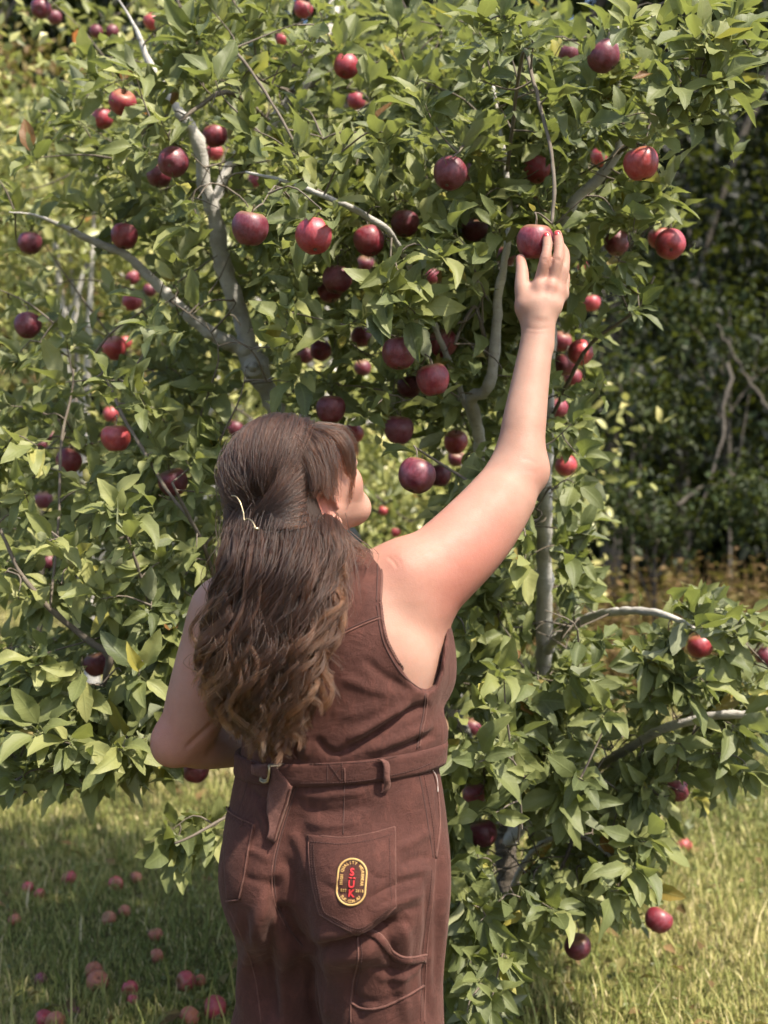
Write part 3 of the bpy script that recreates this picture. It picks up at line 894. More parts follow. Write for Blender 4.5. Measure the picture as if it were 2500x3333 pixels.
M_SKIN = nt.done(nt.bsdf(c2, nt.remap(n2, .3, .7, .52, .66), nt.bump(h, .45, .0014), spec=.26,
    **{'Subsurface Weight': 0.22, 'Subsurface Radius': (0.010, 0.0035, 0.0018), 'Subsurface Scale': 1.0}))

# brown cotton twill
def twill(name, dark, light):
    nt = NT(name); oc = nt.coord()
    big = nt.noise(7, 4, .6, oc); mid = nt.noise(45, 4, .65, oc); fine = nt.noise(380, 2, .6, oc)
    w = nt.n('TexWave', wave_type='BANDS', bands_direction='DIAGONAL'); w.inputs['Scale'].default_value = 260
    w.inputs['Distortion'].default_value = 1.5; nt.l(oc, w.inputs['Vector'])
    f = nt.math('ADD', nt.math('MULTIPLY', big, .55), nt.math('MULTIPLY', mid, .45))
    col = nt.mix(nt.remap(f, .33, .68), dark, light)
    col = nt.mix(nt.math('MULTIPLY', nt.remap(fine, .4, .75), .35), col, tuple(min(1, c * 1.35) for c in light))
    h = nt.math('ADD', nt.math('MULTIPLY', fine, .8), nt.math('MULTIPLY', w.outputs['Fac'], .35))
    wr = nt.noise(16, 5, .62, nt.scaled(oc, (1.0, 1.0, 1.7)), 1.2); wr2 = nt.noise(34, 3, .55, nt.scaled(oc, (1.8, 1.8, .8)), .8)
    h = nt.math('ADD', h, nt.math('MULTIPLY', mid, 1.4))
    h = nt.math('ADD', h, nt.math('ADD', nt.math('MULTIPLY', wr, 5.5), nt.math('MULTIPLY', wr2, 2.5)))
    col = nt.mix(nt.remap(wr2, .52, .72, 0, .5), col, tuple(min(1, c * 1.5) for c in light))
    return nt.done(nt.bsdf(col, .86, nt.bump(h, .45, .0016), spec=.25, **{'Sheen Weight': .12, 'Sheen Roughness': .5, 'Sheen Tint': (.75, .5, .42, 1)}))
M_TWILL = twill('brown_twill', (0.034, 0.0112, 0.0080), (0.063, 0.0222, 0.0160))
M_TWILL_EDGE = twill('brown_twill_worn', (0.058, 0.0225, 0.017), (0.115, 0.053, 0.041))
nt = NT('stitch_dark'); M_STITCH = nt.done(nt.bsdf((0.045, 0.018, 0.014), .9))

person = empty('person', at(1105, 1667, 2.06) * [1, 1, 0])
tag(person, 'woman with long wavy hair in brown sleeveless jumpsuit reaching up to pick an apple', 'person')
PP = np.array(person.location)
def padd(name, me, mat, parent=None):
    """a part of the person; meshes are given in world coordinates"""
    o = add(name, me, mat)
    o.parent = person if parent is None else parent
    if parent is None: o.matrix_parent_inverse = Matrix.Translation(-Vector(PP))
    return o
body = padd('body', mesh_np('body', bodyV, bodyF, {'flush': flush_of(bodyV)}), M_SKIN)
body['label'] = 'bare arms, hand and face with fair sun-flushed skin'

# ------------------------------------------------------------------ trousers
def build_trousers():
    f = Field((-0.36, 1.78, 0.02), (0.22, 2.34, 1.09), 0.0048)
    T = np.array([
        [0.70, -0.080, 2.06, 0.150, 0.100],
        [0.76, -0.080, 2.06, 0.182, 0.130],
        [0.84, -0.080, 2.055, 0.198, 0.142],
        [0.92, -0.082, 2.055, 0.197, 0.138],
        [0.98, -0.081, 2.052, 0.188, 0.131],
        [1.035, -0.079, 2.050, 0.176, 0.125],
        [1.08, -0.078, 2.050, 0.172, 0.124]])
    f.blend(loft_fn(T, 0, PHI, 0.715, 1.07, 2.15), (-.3, 1.85, .69), (.15, 2.3, 1.08), 0.0)
    fx, fy = math.sin(PHI), math.cos(PHI); rx, ry = math.cos(PHI), -math.sin(PHI)
    c = np.array([-0.080, 2.056])
    def q(r, b, z):   # right, back offsets
        return np.array([c[0] + rx * r - fx * b, c[1] + ry * r - fy * b, z])
    f.ell(q(.086, .088, .826), (.096, .082, .110), frame(PHI, 0), 0.06)
    f.ell(q(-.076, .086, .826), (.086, .080, .110), frame(PHI, 0), 0.06)
    for s, kk in ((1, 1.0), (-1, 1.0)):
        if s > 0: hip, mid, rr = q(.088, .018, .80), q(.098, .022, .62), (.105, .101)
        else: hip, mid, rr = q(-.084, .008, .80), q(-.092, -.016, .62), (.102, .098)
        knee = q(s * .110, .015, .47); hem = q(s * .118, .03, .10)
        f.chain([(hip, rr[0]), (mid, rr[1]), (knee, .095), (hem, .105)], 0.035)
    f.cone(q(0.0, .17, .99), .016, q(0, .185, .86), .020, .05, 's')
    f.cone(q(0.0, .188, .86), .018, q(0, .12, .70), .022, .045, 's')
    # flat hem
    f.blend(lambda x, y, z: (z - 0.055) + 0 * x + 0 * y, (-.4, 1.7, -.1), (.3, 2.4, .1), 0.0, 's')
    V, F = f.mesh(3)
    return V, F
trV, trF = build_trousers()
TR_FOLDS = [
    ([(1000, 3088), (1110, 3076), (1220, 3040), (1330, 2985)], 20, -0.0213),
    ([(1010, 3062), (1110, 3044), (1210, 3004)], 34, 0.0100),
    ([(1010, 3125), (1130, 3118), (1250, 3095)], 30, 0.0088),
    ([(925, 2940), (950, 3030), (1000, 3100)], 24, -0.0175),
    ([(897, 2850), (896, 2930), (925, 3010)], 22, -0.0100),
    ([(880, 2900), (838, 3010), (800, 3180), (830, 3333)], 24, 0.0112),
    ([(900, 2990), (872, 3120), (900, 3333)], 26, -0.0163),
    ([(940, 3080), (915, 3190), (925, 3333)], 22, 0.0075),
    ([(760, 2980), (772, 3130), (800, 3333)], 18, 0.0063),
    ([(790, 2950), (815, 3060), (845, 3200), (880, 3333)], 14, -0.0063),
    ([(1290, 2960), (1320, 3060), (1310, 3200), (1325, 3333)], 20, 0.0075),
    ([(1260, 3000), (1275, 3120), (1262, 3250)], 14, -0.0050),
    ([(1390, 2860), (1398, 3010), (1385, 3150), (1400, 3333)], 16, -0.0088),
    ([(1440, 2700), (1446, 2900), (1436, 3200)], 18, 0.0088),
    ([(1425, 2800), (1424, 3000), (1418, 3250)], 10, -0.0063),
    ([(1160, 3130), (1145, 3220), (1180, 3333)], 22, -0.0075),
    ([(1060, 3130), (1050, 3230), (1075, 3333)], 24, 0.0088),
    ([(1020, 3120), (1015, 3230), (1030, 3333)], 14, -0.0063),
    ([(1190, 2930), (1280, 2880), (1380, 2850)], 12, -0.0050),
    ([(1200, 2980), (1300, 2935), (1390, 2905)], 11, 0.0056),
    ([(1220, 3040), (1300, 2975), (1380, 2950)], 10, -0.0050),
    ([(1290, 2760), (1345, 2740), (1405, 2700)], 14, 0.0044),
    ([(1300, 2820), (1350, 2795), (1405, 2785)], 12, -0.0044),
    ([(1300, 2860), (1350, 2840), (1405, 2830)], 10, 0.0037),
    ([(960, 2585), (1060, 2592), (1200, 2570)], 12, 0.0044),
    ([(985, 2625), (1080, 2642), (1220, 2615)], 16, -0.0044),
    ([(990, 2670), (1080, 2690), (1180, 2670)], 14, 0.0037),
    ([(940, 2700), (985, 2770), (1000, 2860)], 20, 0.0056),
    ([(920, 2780), (955, 2860), (960, 2940)], 16, -0.0050),
    ([(800, 2555), (840, 2590), (890, 2610)], 11, -0.0037),
    ([(830, 2620), (855, 2660), (875, 2720)], 12, 0.0037),
    ([(800, 2760), (840, 2780), (880, 2800)], 12, 0.0037),
    ([(790, 2850), (830, 2865), (885, 2880)], 12, -0.0037),
    ([(1040, 2860), (1100, 2900), (1160, 2910)], 14, -0.0031),
    ([(1190, 2830), (1230, 2860), (1270, 2850)], 10, -0.0031),
    ([(1230, 3190), (1330, 3170), (1410, 3110)], 12, 0.0050),
    ([(1200, 3150), (1290, 3160), (1370, 3140)], 10, -0.0050),
    ([(1120, 3240), (1230, 3262), (1340, 3225)], 12, -0.0044),
]
trV = fold_cloth(trV, trF, TR_FOLDS)
trousers = padd('trousers', mesh_np('trousers', trV, trF), M_TWILL)
trousers['label'] = 'brown cotton trousers of the jumpsuit, creased below the seat'

# ------------------------------------------------------------------ sleeveless top
def build_top():
    f = Field((-0.33, 1.78, 1.00), (0.19, 2.36, 1.47), 0.0036)
    T = TRUNK.copy()
    f.blend(loft_fn(T, .0085, PHI, 1.015, 1.43), (-.3, 1.85, 1.01), (.15, 2.3, 1.43), 0.0)
    fx, fy = math.sin(PHI), math.cos(PHI); rx, ry = math.cos(PHI), -math.sin(PHI)
    for s in (-1, 1):
        f.ell((-0.078 + fx * 0.088 + s * rx * 0.075, 2.045 + fy * 0.088 + s * ry * 0.075, 1.185), (0.083, 0.078, 0.085), k=0.05)
    
    f.cone(at(1080, 1965, 2.03), 0.063, SH_R + [0, 0, -.01], 0.069, 0.05)
    f.cone(at(950, 1960, 2.06), 0.058, SH_L + [0.01, 0, 0.0], 0.066, 0.05)
    f.cone(at(1318, 2000, 2.05), 0.060, at(1318, 2160, 2.05), 0.054, 0.05)
    f.cone(at(1378, 2080, 2.09), 0.038, at(1370, 2200, 2.07), 0.044, 0.05)
    # blousing over the belt
    f.cone(at(1230, 2400, 1.96), .020, at(1400, 2390, 2.01), .020, .05)
    f.cone(at(900, 2420, 2.0), .020, at(1150, 2420, 1.945), .020, .05)
    # arm openings
    f.chain([(at(1395, 1790, 2.03), .100), (at(1402, 1960, 2.03), .095), (at(1418, 2085, 2.03), .083), (at(1418, 2150, 2.03), .060)], 0.0) if False else None
    def armhole(poly, ylo, yhi):
        poly = np.asarray(poly, float)
        # closed outline in the X-Z plane, cut straight through from back to front
        P = np.stack([(poly[:, 0] - 1250) / FPX * poly[:, 2], CAM_H - (poly[:, 1] - 1666.5) / FPX * poly[:, 2]], 1)
        def fn(x, y, z):
            x, z = np.broadcast_arrays(x, z)
            d2 = np.full(x.shape, 1e9); ins = np.zeros(x.shape, bool)
            n = len(P)
            for i in range(n):
                a, b = P[i], P[(i + 1) % n]; e = b - a
                wx, wz = x - a[0], z - a[1]
                t = np.clip((wx * e[0] + wz * e[1]) / (e @ e), 0, 1)
                d2 = np.minimum(d2, (wx - t * e[0])**2 + (wz - t * e[1])**2)
                c = ((a[1] <= z) & (b[1] > z)) | ((b[1] <= z) & (a[1] > z))
                xi = a[0] + (z - a[1]) / (e[1] if abs(e[1]) > 1e-9 else 1e-9) * e[0]
                ins ^= c & (x < xi)
            d = np.where(ins, -1, 1) * np.sqrt(d2)
            return np.maximum(d, np.maximum(ylo - y, y - yhi))
        f.blend(fn, (P[:, 0].min(), ylo, P[:, 1].min()), (P[:, 0].max(), yhi, P[:, 1].max()), 0.005, 's')
    armhole([(1248, 1740, 1.98), (1246, 1830, 1.98), (1240, 1960, 1.96), (1252, 2040, 1.96), (1274, 2110, 1.96), (1312, 2178, 1.97), (1350, 2222, 1.98), (1388, 2238, 1.99), (1414, 2222, 2.01), (1430, 2170, 2.04), (1442, 2090, 2.05), (1475, 1950, 2.05), (1640, 1740, 2.05)], 1.80, 2.30)
    armhole([(560, 1800, 2.05), (780, 1850, 2.04), (800, 2000, 2.02), (790, 2120, 2.03), (750, 2200, 2.06), (560, 2230, 2.1)], 1.80, 2.36)
    # neck opening
    f.cone(hd(0, -.02, -.05), .072, at(1060, 1842, 2.06), .070, .006, 's')
    return f.mesh(2)
topV, topF = build_top()
TOP_FOLDS = [
    ([(1090, 2462), (1200, 2402), (1300, 2335), (1400, 2290)], 15, -.015),
    ([(1130, 2415), (1230, 2355), (1340, 2295)], 20, .010),
    ([(1190, 2450), (1300, 2405), (1410, 2355)], 18, .007),
    ([(1250, 2450), (1330, 2425), (1420, 2390)], 10, -.005),
    ([(1080, 2330), (1190, 2315), (1300, 2270)], 24, .004),
    ([(1240, 2040), (1270, 2130), (1320, 2210)], 16, .003),
    ([(1180, 2140), (1250, 2200), (1350, 2255)], 16, -.004),
    ([(1100, 2200), (1200, 2240), (1290, 2262)], 18, .0035),
    ([(1190, 1900), (1200, 1960), (1180, 2010)], 16, .0025),
    ([(955, 2400), (960, 2450), (955, 2480)], 11, -.006),
    ([(985, 2380), (1000, 2430), (990, 2470)], 14, .005),
    ([(1030, 2400), (1060, 2440), (1110, 2466)], 14, -.006),
    ([(1330, 2420), (1380, 2400), (1420, 2370)], 10, -.003),
]
topV = fold_cloth(topV, topF, TOP_FOLDS)
bodice = padd('bodice', mesh_np('bodice', topV, topF), M_TWILL)
bodice['label'] = 'brown sleeveless top of the jumpsuit with piped arm openings'
# ------------------------------------------------------------------ hair
def build_hair_base():
    f = Field((-0.36, 1.80, 1.04), (0.02, 2.18, 1.66), 0.0045)
    f.ell(hd(0, -0.016, 0.022), (.081, .098, .090), HM, 0.0)
    f.ell(hd(0, -0.045, -.030), (.072, .070, .080), HM, 0.03)
    S = frame(PHI * .7, 0)
    f.ell(at(915, 1800, 1.965), (.085, .050, .115), S, 0.04)
    f.ell(at(880, 2040, 1.935), (.098, .034, .140), S, 0.05)
    f.ell(at(860, 2190, 1.925), (.090, .028, .085), S, 0.04)
    # keep face and ear free
    f.ell(hd(0, .085, -.030), (.120, .060, .085), HM, 0.012, 's')
    f.ell(hd(.085, .020, -.060), (.040, .045, .050), HM, 0.012, 's')
    f.ell(hd(-.085, .020, -.060), (.040, .045, .050), HM, 0.012, 's')
    return f.mesh(3)
hbV, hbF = build_hair_base()
nt = NT('hair_shade'); oc = nt.coord()
w = nt.noise(30, 4, .6, nt.scaled(oc, (6, 6, 1)))
M_HAIRBASE = nt.done(nt.bsdf(nt.mix(w, (.012, .007, .005), (.034, .019, .013)), .7, nt.bump(w, .5, .004), spec=.2))
hair = padd('hair', mesh_np('hair', hbV, hbF), M_HAIRBASE)
hair['label'] = 'long wavy brown hair half tied back, lighter at the ends'

def hair_material(name, root, mid, tip):
    nt = NT(name)
    hi = nt.n('HairInfo')
    col = nt.ramp(hi.outputs['Intercept'], [(0, root), (.45, mid), (1, tip)])
    rnd = hi.outputs['Random']
    hsv = nt.n('HueSaturation')
    lock = nt.attr('lock')
    nt.l(nt.math('MULTIPLY', nt.remap(rnd, 0, 1, .65, 1.4), nt.remap(lock, 0, 1, .35, 3.0)), hsv.inputs['Value'])
    nt.l(nt.remap(rnd, 0, 1, 1.1, .85), hsv.inputs['Saturation'])
    nt.l(col, hsv.inputs['Color'])
    b = nt.n('BsdfHairPrincipled')
    b.model = 'CHIANG'; b.parametrization = 'COLOR'
    nt.l(hsv.outputs[0], b.inputs['Color'])
    b.inputs['Roughness'].default_value = .42
    b.inputs['Radial Roughness'].default_value = .5
    b.inputs['Coat'].default_value = 0.0
    b.inputs['IOR'].default_value = 1.42
    return nt.done(b)
M_HAIR = hair_material('brown_hair', (.0120, .0045, .0021), (.0190, .0071, .0033), (.058, .0235, .0098))
M_HAIR_TOP = hair_material('brown_hair_crown', (.0150, .0057, .0029), (.0140, .0053, .0027), (.0090, .0035, .0018))

M_FRINGE = hair_material('brown_hair_fringe', (.0130, .0049, .0025), (.0165, .0063, .0031), (.030, .0120, .0058))

def make_strands(name, S, rad, mat, parent, lock=None):
    """S (n, k, 3) world points"""
    n, k, _ = S.shape
    hc = bpy.data.hair_curves.new(name)
    hc.add_curves([k] * n)
    hc.attributes['position'].data.foreach_set('vector', (S).astype(np.float32).ravel())
    ra = hc.attributes.get('radius') or hc.attributes.new('radius', 'FLOAT', 'POINT')
    r = np.broadcast_to(rad, (n, k)).astype(np.float32)
    ra.data.foreach_set('value', r.ravel())
    la = hc.attributes.new('lock', 'FLOAT', 'CURVE')
    la.data.foreach_set('value', (np.full(n, .4) if lock is None else lock).astype(np.float32))
    hc.materials.append(mat)
    o = bpy.data.objects.new(name, hc)
    link(o, parent)
    return o

hr = np.random.default_rng(11)
bvh_h = BVHTree.FromPolygons([Vector(v) for v in hbV], [tuple(f) for f in hbF])
ORG = Vector((0, 0, CAM_H))
def cast(bvh, px, py):
    d = Vector(at(px, py, 1.0) - np.array(ORG)).normalized()
    h = bvh.ray_cast(ORG, d)
    return h[0], h[1]
# depth chart of the hair mass
GX = np.arange(540, 1300, 16.0); GY = np.arange(1300, 2520, 16.0)
DM = np.full((len(GY), len(GX)), np.nan)
for a_, gy in enumerate(GY):
    for b_, gx in enumerate(GX):
        p, n_ = cast(bvh_h, gx, gy)
        if p is not None: DM[a_, b_] = p.y
for a_ in range(len(GY)):                # carry edge depths outwards
    row = DM[a_]; ok = ~np.isnan(row)
    if ok.any(): DM[a_] = np.interp(GX, GX[ok], row[ok]) + 0.00006 * np.maximum(0, np.abs(GX - np.clip(GX, GX[ok].min(), GX[ok].max())))
last = None
for a_ in range(len(GY)):
    if np.isnan(DM[a_]).any():
        if last is not None: DM[a_] = last
    else: last = DM[a_].copy()
for a_ in range(len(GY) - 1, -1, -1):
    if np.isnan(DM[a_]).any(): DM[a_] = DM[a_ + 1]
for _ in range(6):
    DM[1:-1] = (DM[:-2] + DM[1:-1] * 2 + DM[2:]) / 4
    DM[:, 1:-1] = (DM[:, :-2] + DM[:, 1:-1] * 2 + DM[:, 2:]) / 4
def hair_depth(x, y):
    u = np.clip((x - GX[0]) / 16, 0, len(GX) - 1.001); v = np.clip((y - GY[0]) / 16, 0, len(GY) - 1.001)
    i = v.astype(int); j = u.astype(int); fu = u - j; fv = v - i
    return (DM[i, j] * (1 - fu) + DM[i, j + 1] * fu) * (1 - fv) + (DM[i + 1, j] * (1 - fu) + DM[i + 1, j + 1] * fu) * fv
def at_v(x, y, d):
    return np.stack([(x - 1250) / FPX * d, d, CAM_H - (y - 1666.5) / FPX * d], -1)

K = 26
LEFT = ([1560, 1650, 1750, 1860, 1960, 2080, 2200, 2300, 2400], [756, 756, 748, 728, 700, 682, 684, 704, 760])
RIGHT = ([1560, 1650, 1700, 1790, 1900, 2000, 2100, 2200, 2300, 2400], [1046, 1066, 1082, 1110, 1102, 1080, 1066, 1056, 1046, 1015])
def drape(nc, ns, lift, spread, seed, amp=(9, 24), yend=None, srange=(0, 1), roots=(1650, 1700)):
    g = np.random.default_rng(seed); out = []; lk = []
    for c in range(nc):
        s = srange[0] + (srange[1] - srange[0]) * (c + g.random()) / nc
        y0 = roots[0] + (roots[1] - roots[0]) * g.random() - 40 * (s < .12)
        ye = np.interp(s, [0, .12, .3, .55, .75, .9, 1], [2210, 2330, 2395, 2405, 2360, 2240, 2020]) + g.normal(0, 38)
        if yend: ye = g.uniform(*yend)
        t = np.linspace(0, 1, K)
        y = y0 + (ye - y0) * t
        wl = g.uniform(210, 360); ph0 = g.uniform(0, 6.28); A = g.uniform(*amp)
        s_t = s + (g.normal(0, .07)) * t
        xl = np.interp(y, *LEFT); xr = np.interp(y, *RIGHT)
        x = xl + (xr - xl) * s_t
        env = np.clip((t - .12) * 1.6, 0, 1)
        ph = ph0 + (y - y0) / wl * 6.28 * (1 + .25 * t)
        x = x + A * env * np.sin(ph)
        lay = lift[0] + (lift[1] - lift[0]) * g.random()
        curl = g.uniform(-1, 1) * 34 * np.clip((t - .8) * 5, 0, 1)**2
        x = x + curl
        y = y + np.abs(curl) * -.3
        dz = A / 2000 * env * np.cos(ph)
        # strands of this lock
        m = ns
        ang = g.uniform(0, 6.28, m)[:, None]; rr = np.sqrt(g.random(m))[:, None] * spread * g.uniform(.6, 1.3)
        prof = (1.0 - .55 * np.clip((t - .1) * 1.3, 0, 1))[None] * (1 + .5 * (1 - t)[None])
        fz = g.normal(0, 1, (m, 1)); fz2 = g.normal(0, 1, (m, 1))
        xx = x[None] + np.cos(ang + ph[None] * .35) * rr * prof + fz * 3 * env[None] * np.sin(ph[None] * 1.7 + fz2) + g.normal(0, 4, (m, 1)) * np.clip(t[None] - .5, 0, 1)**1.5 * 2
        yy = y[None] + g.normal(0, 9, (m, 1)) * t[None]
        dd = hair_depth(xx, yy) - lay * np.clip(t * 3.5 + .1, 0, 1)[None] + .012 * np.clip(1 - t * 6, 0, 1)[None] - (np.sin(ang + ph[None] * .35) * rr * prof) / 1950 * .7 + dz[None] * .6
        out.append(at_v(xx, yy, dd)); lk.append(np.clip(np.full(m, g.beta(1.0, 2.4)) + g.normal(0, .06, m), 0, 1))
    return np.concatenate(out), np.concatenate(lk)
S1 = drape(80, 46, (.000, .012), 22, 1)
S2 = drape(110, 44, (.008, .028), 12, 2, amp=(14, 36))
S3 = drape(46, 22, (.020, .040), 8, 3, amp=(20, 46))            # loose outer locks
S4 = drape(90, 6, (.004, .042), 44, 4, amp=(14, 50))             # fly-aways
S5 = drape(24, 30, (.004, .020), 18, 5, amp=(8, 20), srange=(.78, 1.02), yend=(1850, 2080), roots=(1690, 1740))
back = np.concatenate([q_[0] for q_ in (S1, S2, S3, S4, S5)]); lock = np.concatenate([q_[1] for q_ in (S1, S2, S3, S4, S5)])
tt = np.linspace(0, 1, K)
rad = np.where(hr.random(len(back))[:, None] < .25, .00055, .00036) * (1 - .55 * tt[None]**2)
make_strands('long_hair_strands', back, rad, M_HAIR, hair, lock)

# crown: combed back to the clip
CL = cast(bvh_h, 838, 1696)[0]
if CL is None: CL = Vector(hd(.03, -.1, -.02))
RADC = np.array([.081, .098, .090]); HC0 = np.array([0, -.016, .022])
def to_dir(P):
    q = (HM.T @ (np.asarray(P) - HEAD_C)) - HC0
    q = q / RADC; return q / np.linalg.norm(q)
cdir = to_dir(CL)
def crown(n, seed, lo=1.00, hi=1.075, stray=0.0):
    g = np.random.default_rng(seed); out = []
    t = np.linspace(0, 1, K)
    while len(out) < n:
        v = g.normal(0, 1, 3); v /= np.linalg.norm(v)
        if v[1] > .52 and v[2] < .56: continue            # face
        if v[2] < (-.30 if v[1] > -.2 else -.62): continue
        if v[1] > .15 and v[2] < -.02 and abs(v[0]) > .5: continue   # temples and ear
        om = math.acos(np.clip(v @ cdir, -1, 1))
        if om < .30 or om > 2.35: continue
        # most strands start near the hairline or the parting
        if g.random() > (.25 + .75 * min(1, om / 1.5)): continue
        tgt = cdir + g.normal(0, .07, 3); tgt /= np.linalg.norm(tgt)
        om = math.acos(np.clip(v @ tgt, -1, 1))
        D = (np.sin((1 - t) * om)[:, None] * v + np.sin(t * om)[:, None] * tgt) / math.sin(om)
        # sag: locks bow downwards a little on their way
        D[:, 2] -= (.10 if v[2] > -.1 else .02) * np.sin(math.pi * t) * om / 1.6
        lat = np.cross(v, tgt); lat /= np.linalg.norm(lat) + 1e-9; hsh = math.floor((v[0] * 9 + 50)) * 1.7 + math.floor((v[2] * 9 + 50)) * 2.9 + math.floor((v[1] * 7 + 50)) * 4.1
        D = D + lat[None] * (.035 * np.sin(t * 4.2 + hsh) * np.sin(math.pi * t) + .012 * np.sin(t * 11 + hsh * 3) * np.sin(math.pi * t))[:, None]
        D /= np.linalg.norm(D, axis=1)[:, None]
        rr = lo + (hi - lo) * g.random()**1.5 + .013 * math.sin(v[0] * 31 + v[2] * 23 + 2 * math.sin(v[1] * 17)) + .009 * math.sin(v[1] * 47 - v[0] * 39)
        wv = g.normal(0, .016) * np.sin(t * g.uniform(3, 9) + g.uniform(0, 6))
        r = rr + .035 * np.sin(math.pi * np.clip(t * 1.15, 0, 1)) + wv - .02 * t**4 + stray * g.random() * np.sin(math.pi * t)
        out.append(HEAD_C + (HC0 + D * RADC * r[:, None]) @ HM.T)
    return np.array(out)
C1 = crown(6200, 21, 1.02, 1.10); C2 = crown(420, 22, 1.03, 1.10, .13)
crown_s = np.concatenate([C1, C2])
rad = np.full((len(crown_s), 1), .00040) * (1 - .35 * tt[None]**2)
lk = np.clip(.42 + .45 * np.sin(crown_s[:, 0, 0] * 420) * np.sin(crown_s[:, 0, 2] * 370 + 1.3) + hr.normal(0, .12, len(crown_s)), 0, 1)
make_strands('crown_hair_strands', crown_s, rad, M_HAIR_TOP, hair, lk)

# fringe over the cheek, wisps at the ear and neck
def locks(specs, seed, r=.0004):
    g = np.random.default_rng(seed); out = []
    for pts, n, sp, sp2 in specs:
        C = spline(np.asarray(pts, float), K)
        m = n; off = g.normal(0, 1, (m, 1, 2)) * (sp + (sp2 - sp) * tt)[None, :, None]
        wob = g.normal(0, 3.5, (m, 1)) * np.sin(tt[None] * g.uniform(3, 7, (m, 1)) + g.uniform(0, 6, (m, 1)))
        d = C[None, :, 2] + g.normal(0, .006, (m, 1))
        L = g.uniform(.8, 1.0, (m, 1))
        x = C[None, :, 0] + off[..., 0] + wob; y = C[None, :, 1] + off[..., 1] * .4
        P = at_v(x, y, np.broadcast_to(d, x.shape))
        # vary lengths
        for i in range(m):
            idx = np.linspace(0, (K - 1) * L[i, 0], K); i0 = np.clip(idx.astype(int), 0, K - 2); fr = (idx - i0)[:, None]
            P[i] = P[i][i0] * (1 - fr) + P[i][i0 + 1] * fr
        out.append(P)
    return np.concatenate(out)
fr = locks([
    ([(1015, 1385, 2.00), (1090, 1400, 2.00), (1136, 1450, 2.00), (1150, 1530, 2.005), (1143, 1600, 2.01), (1134, 1648, 2.01)], 150, 9, 3),
    ([(1000, 1388, 1.99), (1070, 1405, 1.985), (1112, 1450, 1.98), (1128, 1500, 1.985), (1138, 1560, 1.995)], 120, 12, 6),
    ([(985, 1395, 1.985), (1045, 1430, 1.965), (1074, 1500, 1.955), (1080, 1570, 1.955), (1092, 1640, 1.955)], 200, 15, 7),
    ([(960, 1400, 1.985), (1010, 1445, 1.955), (1046, 1520, 1.945), (1055, 1580, 1.94), (1070, 1630, 1.94)], 220, 20, 8),
    ([(930, 1410, 1.985), (985, 1450, 1.955), (1020, 1520, 1.94), (1030, 1580, 1.935), (1020, 1625, 1.935)], 200, 20, 10),
    ([(1040, 1380, 2.02), (1110, 1390, 2.03), (1150, 1440, 2.04), (1160, 1500, 2.05)], 90, 10, 6),
    ([(1010, 1690, 1.95), (1050, 1725, 1.95), (1100, 1760, 1.95), (1150, 1800, 1.955), (1190, 1815, 1.96)], 60, 14, 26),
    ([(1050, 1700, 1.955), (1100, 1760, 1.95), (1120, 1850, 1.925), (1125, 1960, 1.91)], 110, 16, 26),
    ([(1070, 1700, 1.97), (1130, 1760, 1.97), (1170, 1800, 1.96), (1140, 1850, 1.93)], 70, 16, 30),
    ([(1020, 1690, 1.95), (1060, 1780, 1.93), (1085, 1900, 1.91), (1100, 2050, 1.905)], 90, 14, 24),
    ([(1005, 1690, 1.945), (1035, 1730, 1.94), (1075, 1790, 1.93), (1090, 1880, 1.915)], 60, 8, 18),
], 31)
rad = np.full((len(fr), 1), .00038) * (1 - .6 * tt[None]**2)
make_strands('fringe_strands', fr, rad, M_FRINGE, hair, np.clip(hr.beta(1.2, 2.4, len(fr)), 0, 1))

# the sides combed across to the clip, over the hair that falls below
def combed(n, seed):
    g = np.random.default_rng(seed); t = tt[None]
    y0 = 1712 - 250 * g.random((n, 1))**1.25; x0 = np.where(y0 < 1612, g.uniform(955, 1040, (n, 1)), g.uniform(950, 1016, (n, 1)))
    x1 = g.normal(842, 9, (n, 1)); y1 = 1700 + (y0 - 1630) * .12 + g.normal(0, 7, (n, 1))
    x = x0 + (x1 - x0) * t; y = y0 + (y1 - y0) * t**1.25 + g.uniform(-2, 14, (n, 1)) * np.sin(math.pi * t) + g.normal(0, 2.0, (n, 1)) * np.sin(t * 9 + g.uniform(0, 6, (n, 1)))
    lift = (g.uniform(.003, .012, (n, 1)) + .006 * np.clip((1640 - y0) / 170, 0, 1) * g.random((n, 1))) * np.sin(math.pi * np.clip(t * .94 + .04, 0, 1))**.5 + .004 * np.exp(-((y - 1715) / 16)**2)
    return at_v(x, y, hair_depth(x, y) - lift)
cs = combed(2900, 41)
lk = np.clip(.45 + .4 * np.sin(cs[:, 0, 2] * 520) + hr.normal(0, .12, len(cs)), 0, 1)
make_strands('side_hair_strands', cs, np.full((len(cs), 1), .00040) * (1 - .2 * tt[None]), M_HAIR_TOP, hair, lk)

# wire hair clip
nt = NT('pale_brass'); M_BRASS = nt.done(nt.bsdf((.40, .33, .21), .4, Metallic=1.0))
def px_tube(name, pts, r, mat, parent, n=24, lift=0.0, sides=8):
    P = []
    for x, y in spline(np.c_[np.asarray(pts, float), np.zeros(len(pts))], n)[:, :2]:
        d = float(hair_depth(np.array(x), np.array(y)))
        P.append(at(x, y, d - lift))
    V, F = tube(np.array(P), r, sides)
    return padd(name, mesh_np(name, V, F), mat, None)
clip = px_tube('hair_clip', [(753, 1614), (768, 1616), (782, 1636), (792, 1668), (796, 1694), (806, 1688), (820, 1696), (829, 1712), (832, 1722)], .0010, M_BRASS, None, 40, .034)
clip['label'] = 'thin pale brass wire hair clip at the back of the head'
V, F = tube(np.array([at(824, 1716, 1.875), at(832, 1720, 1.872), at(842, 1722, 1.874)]), np.array([.0012, .0022, .0034]), 8)
bar = add('clip_end', mesh_np('clip_end', V, F), M_BRASS, clip)
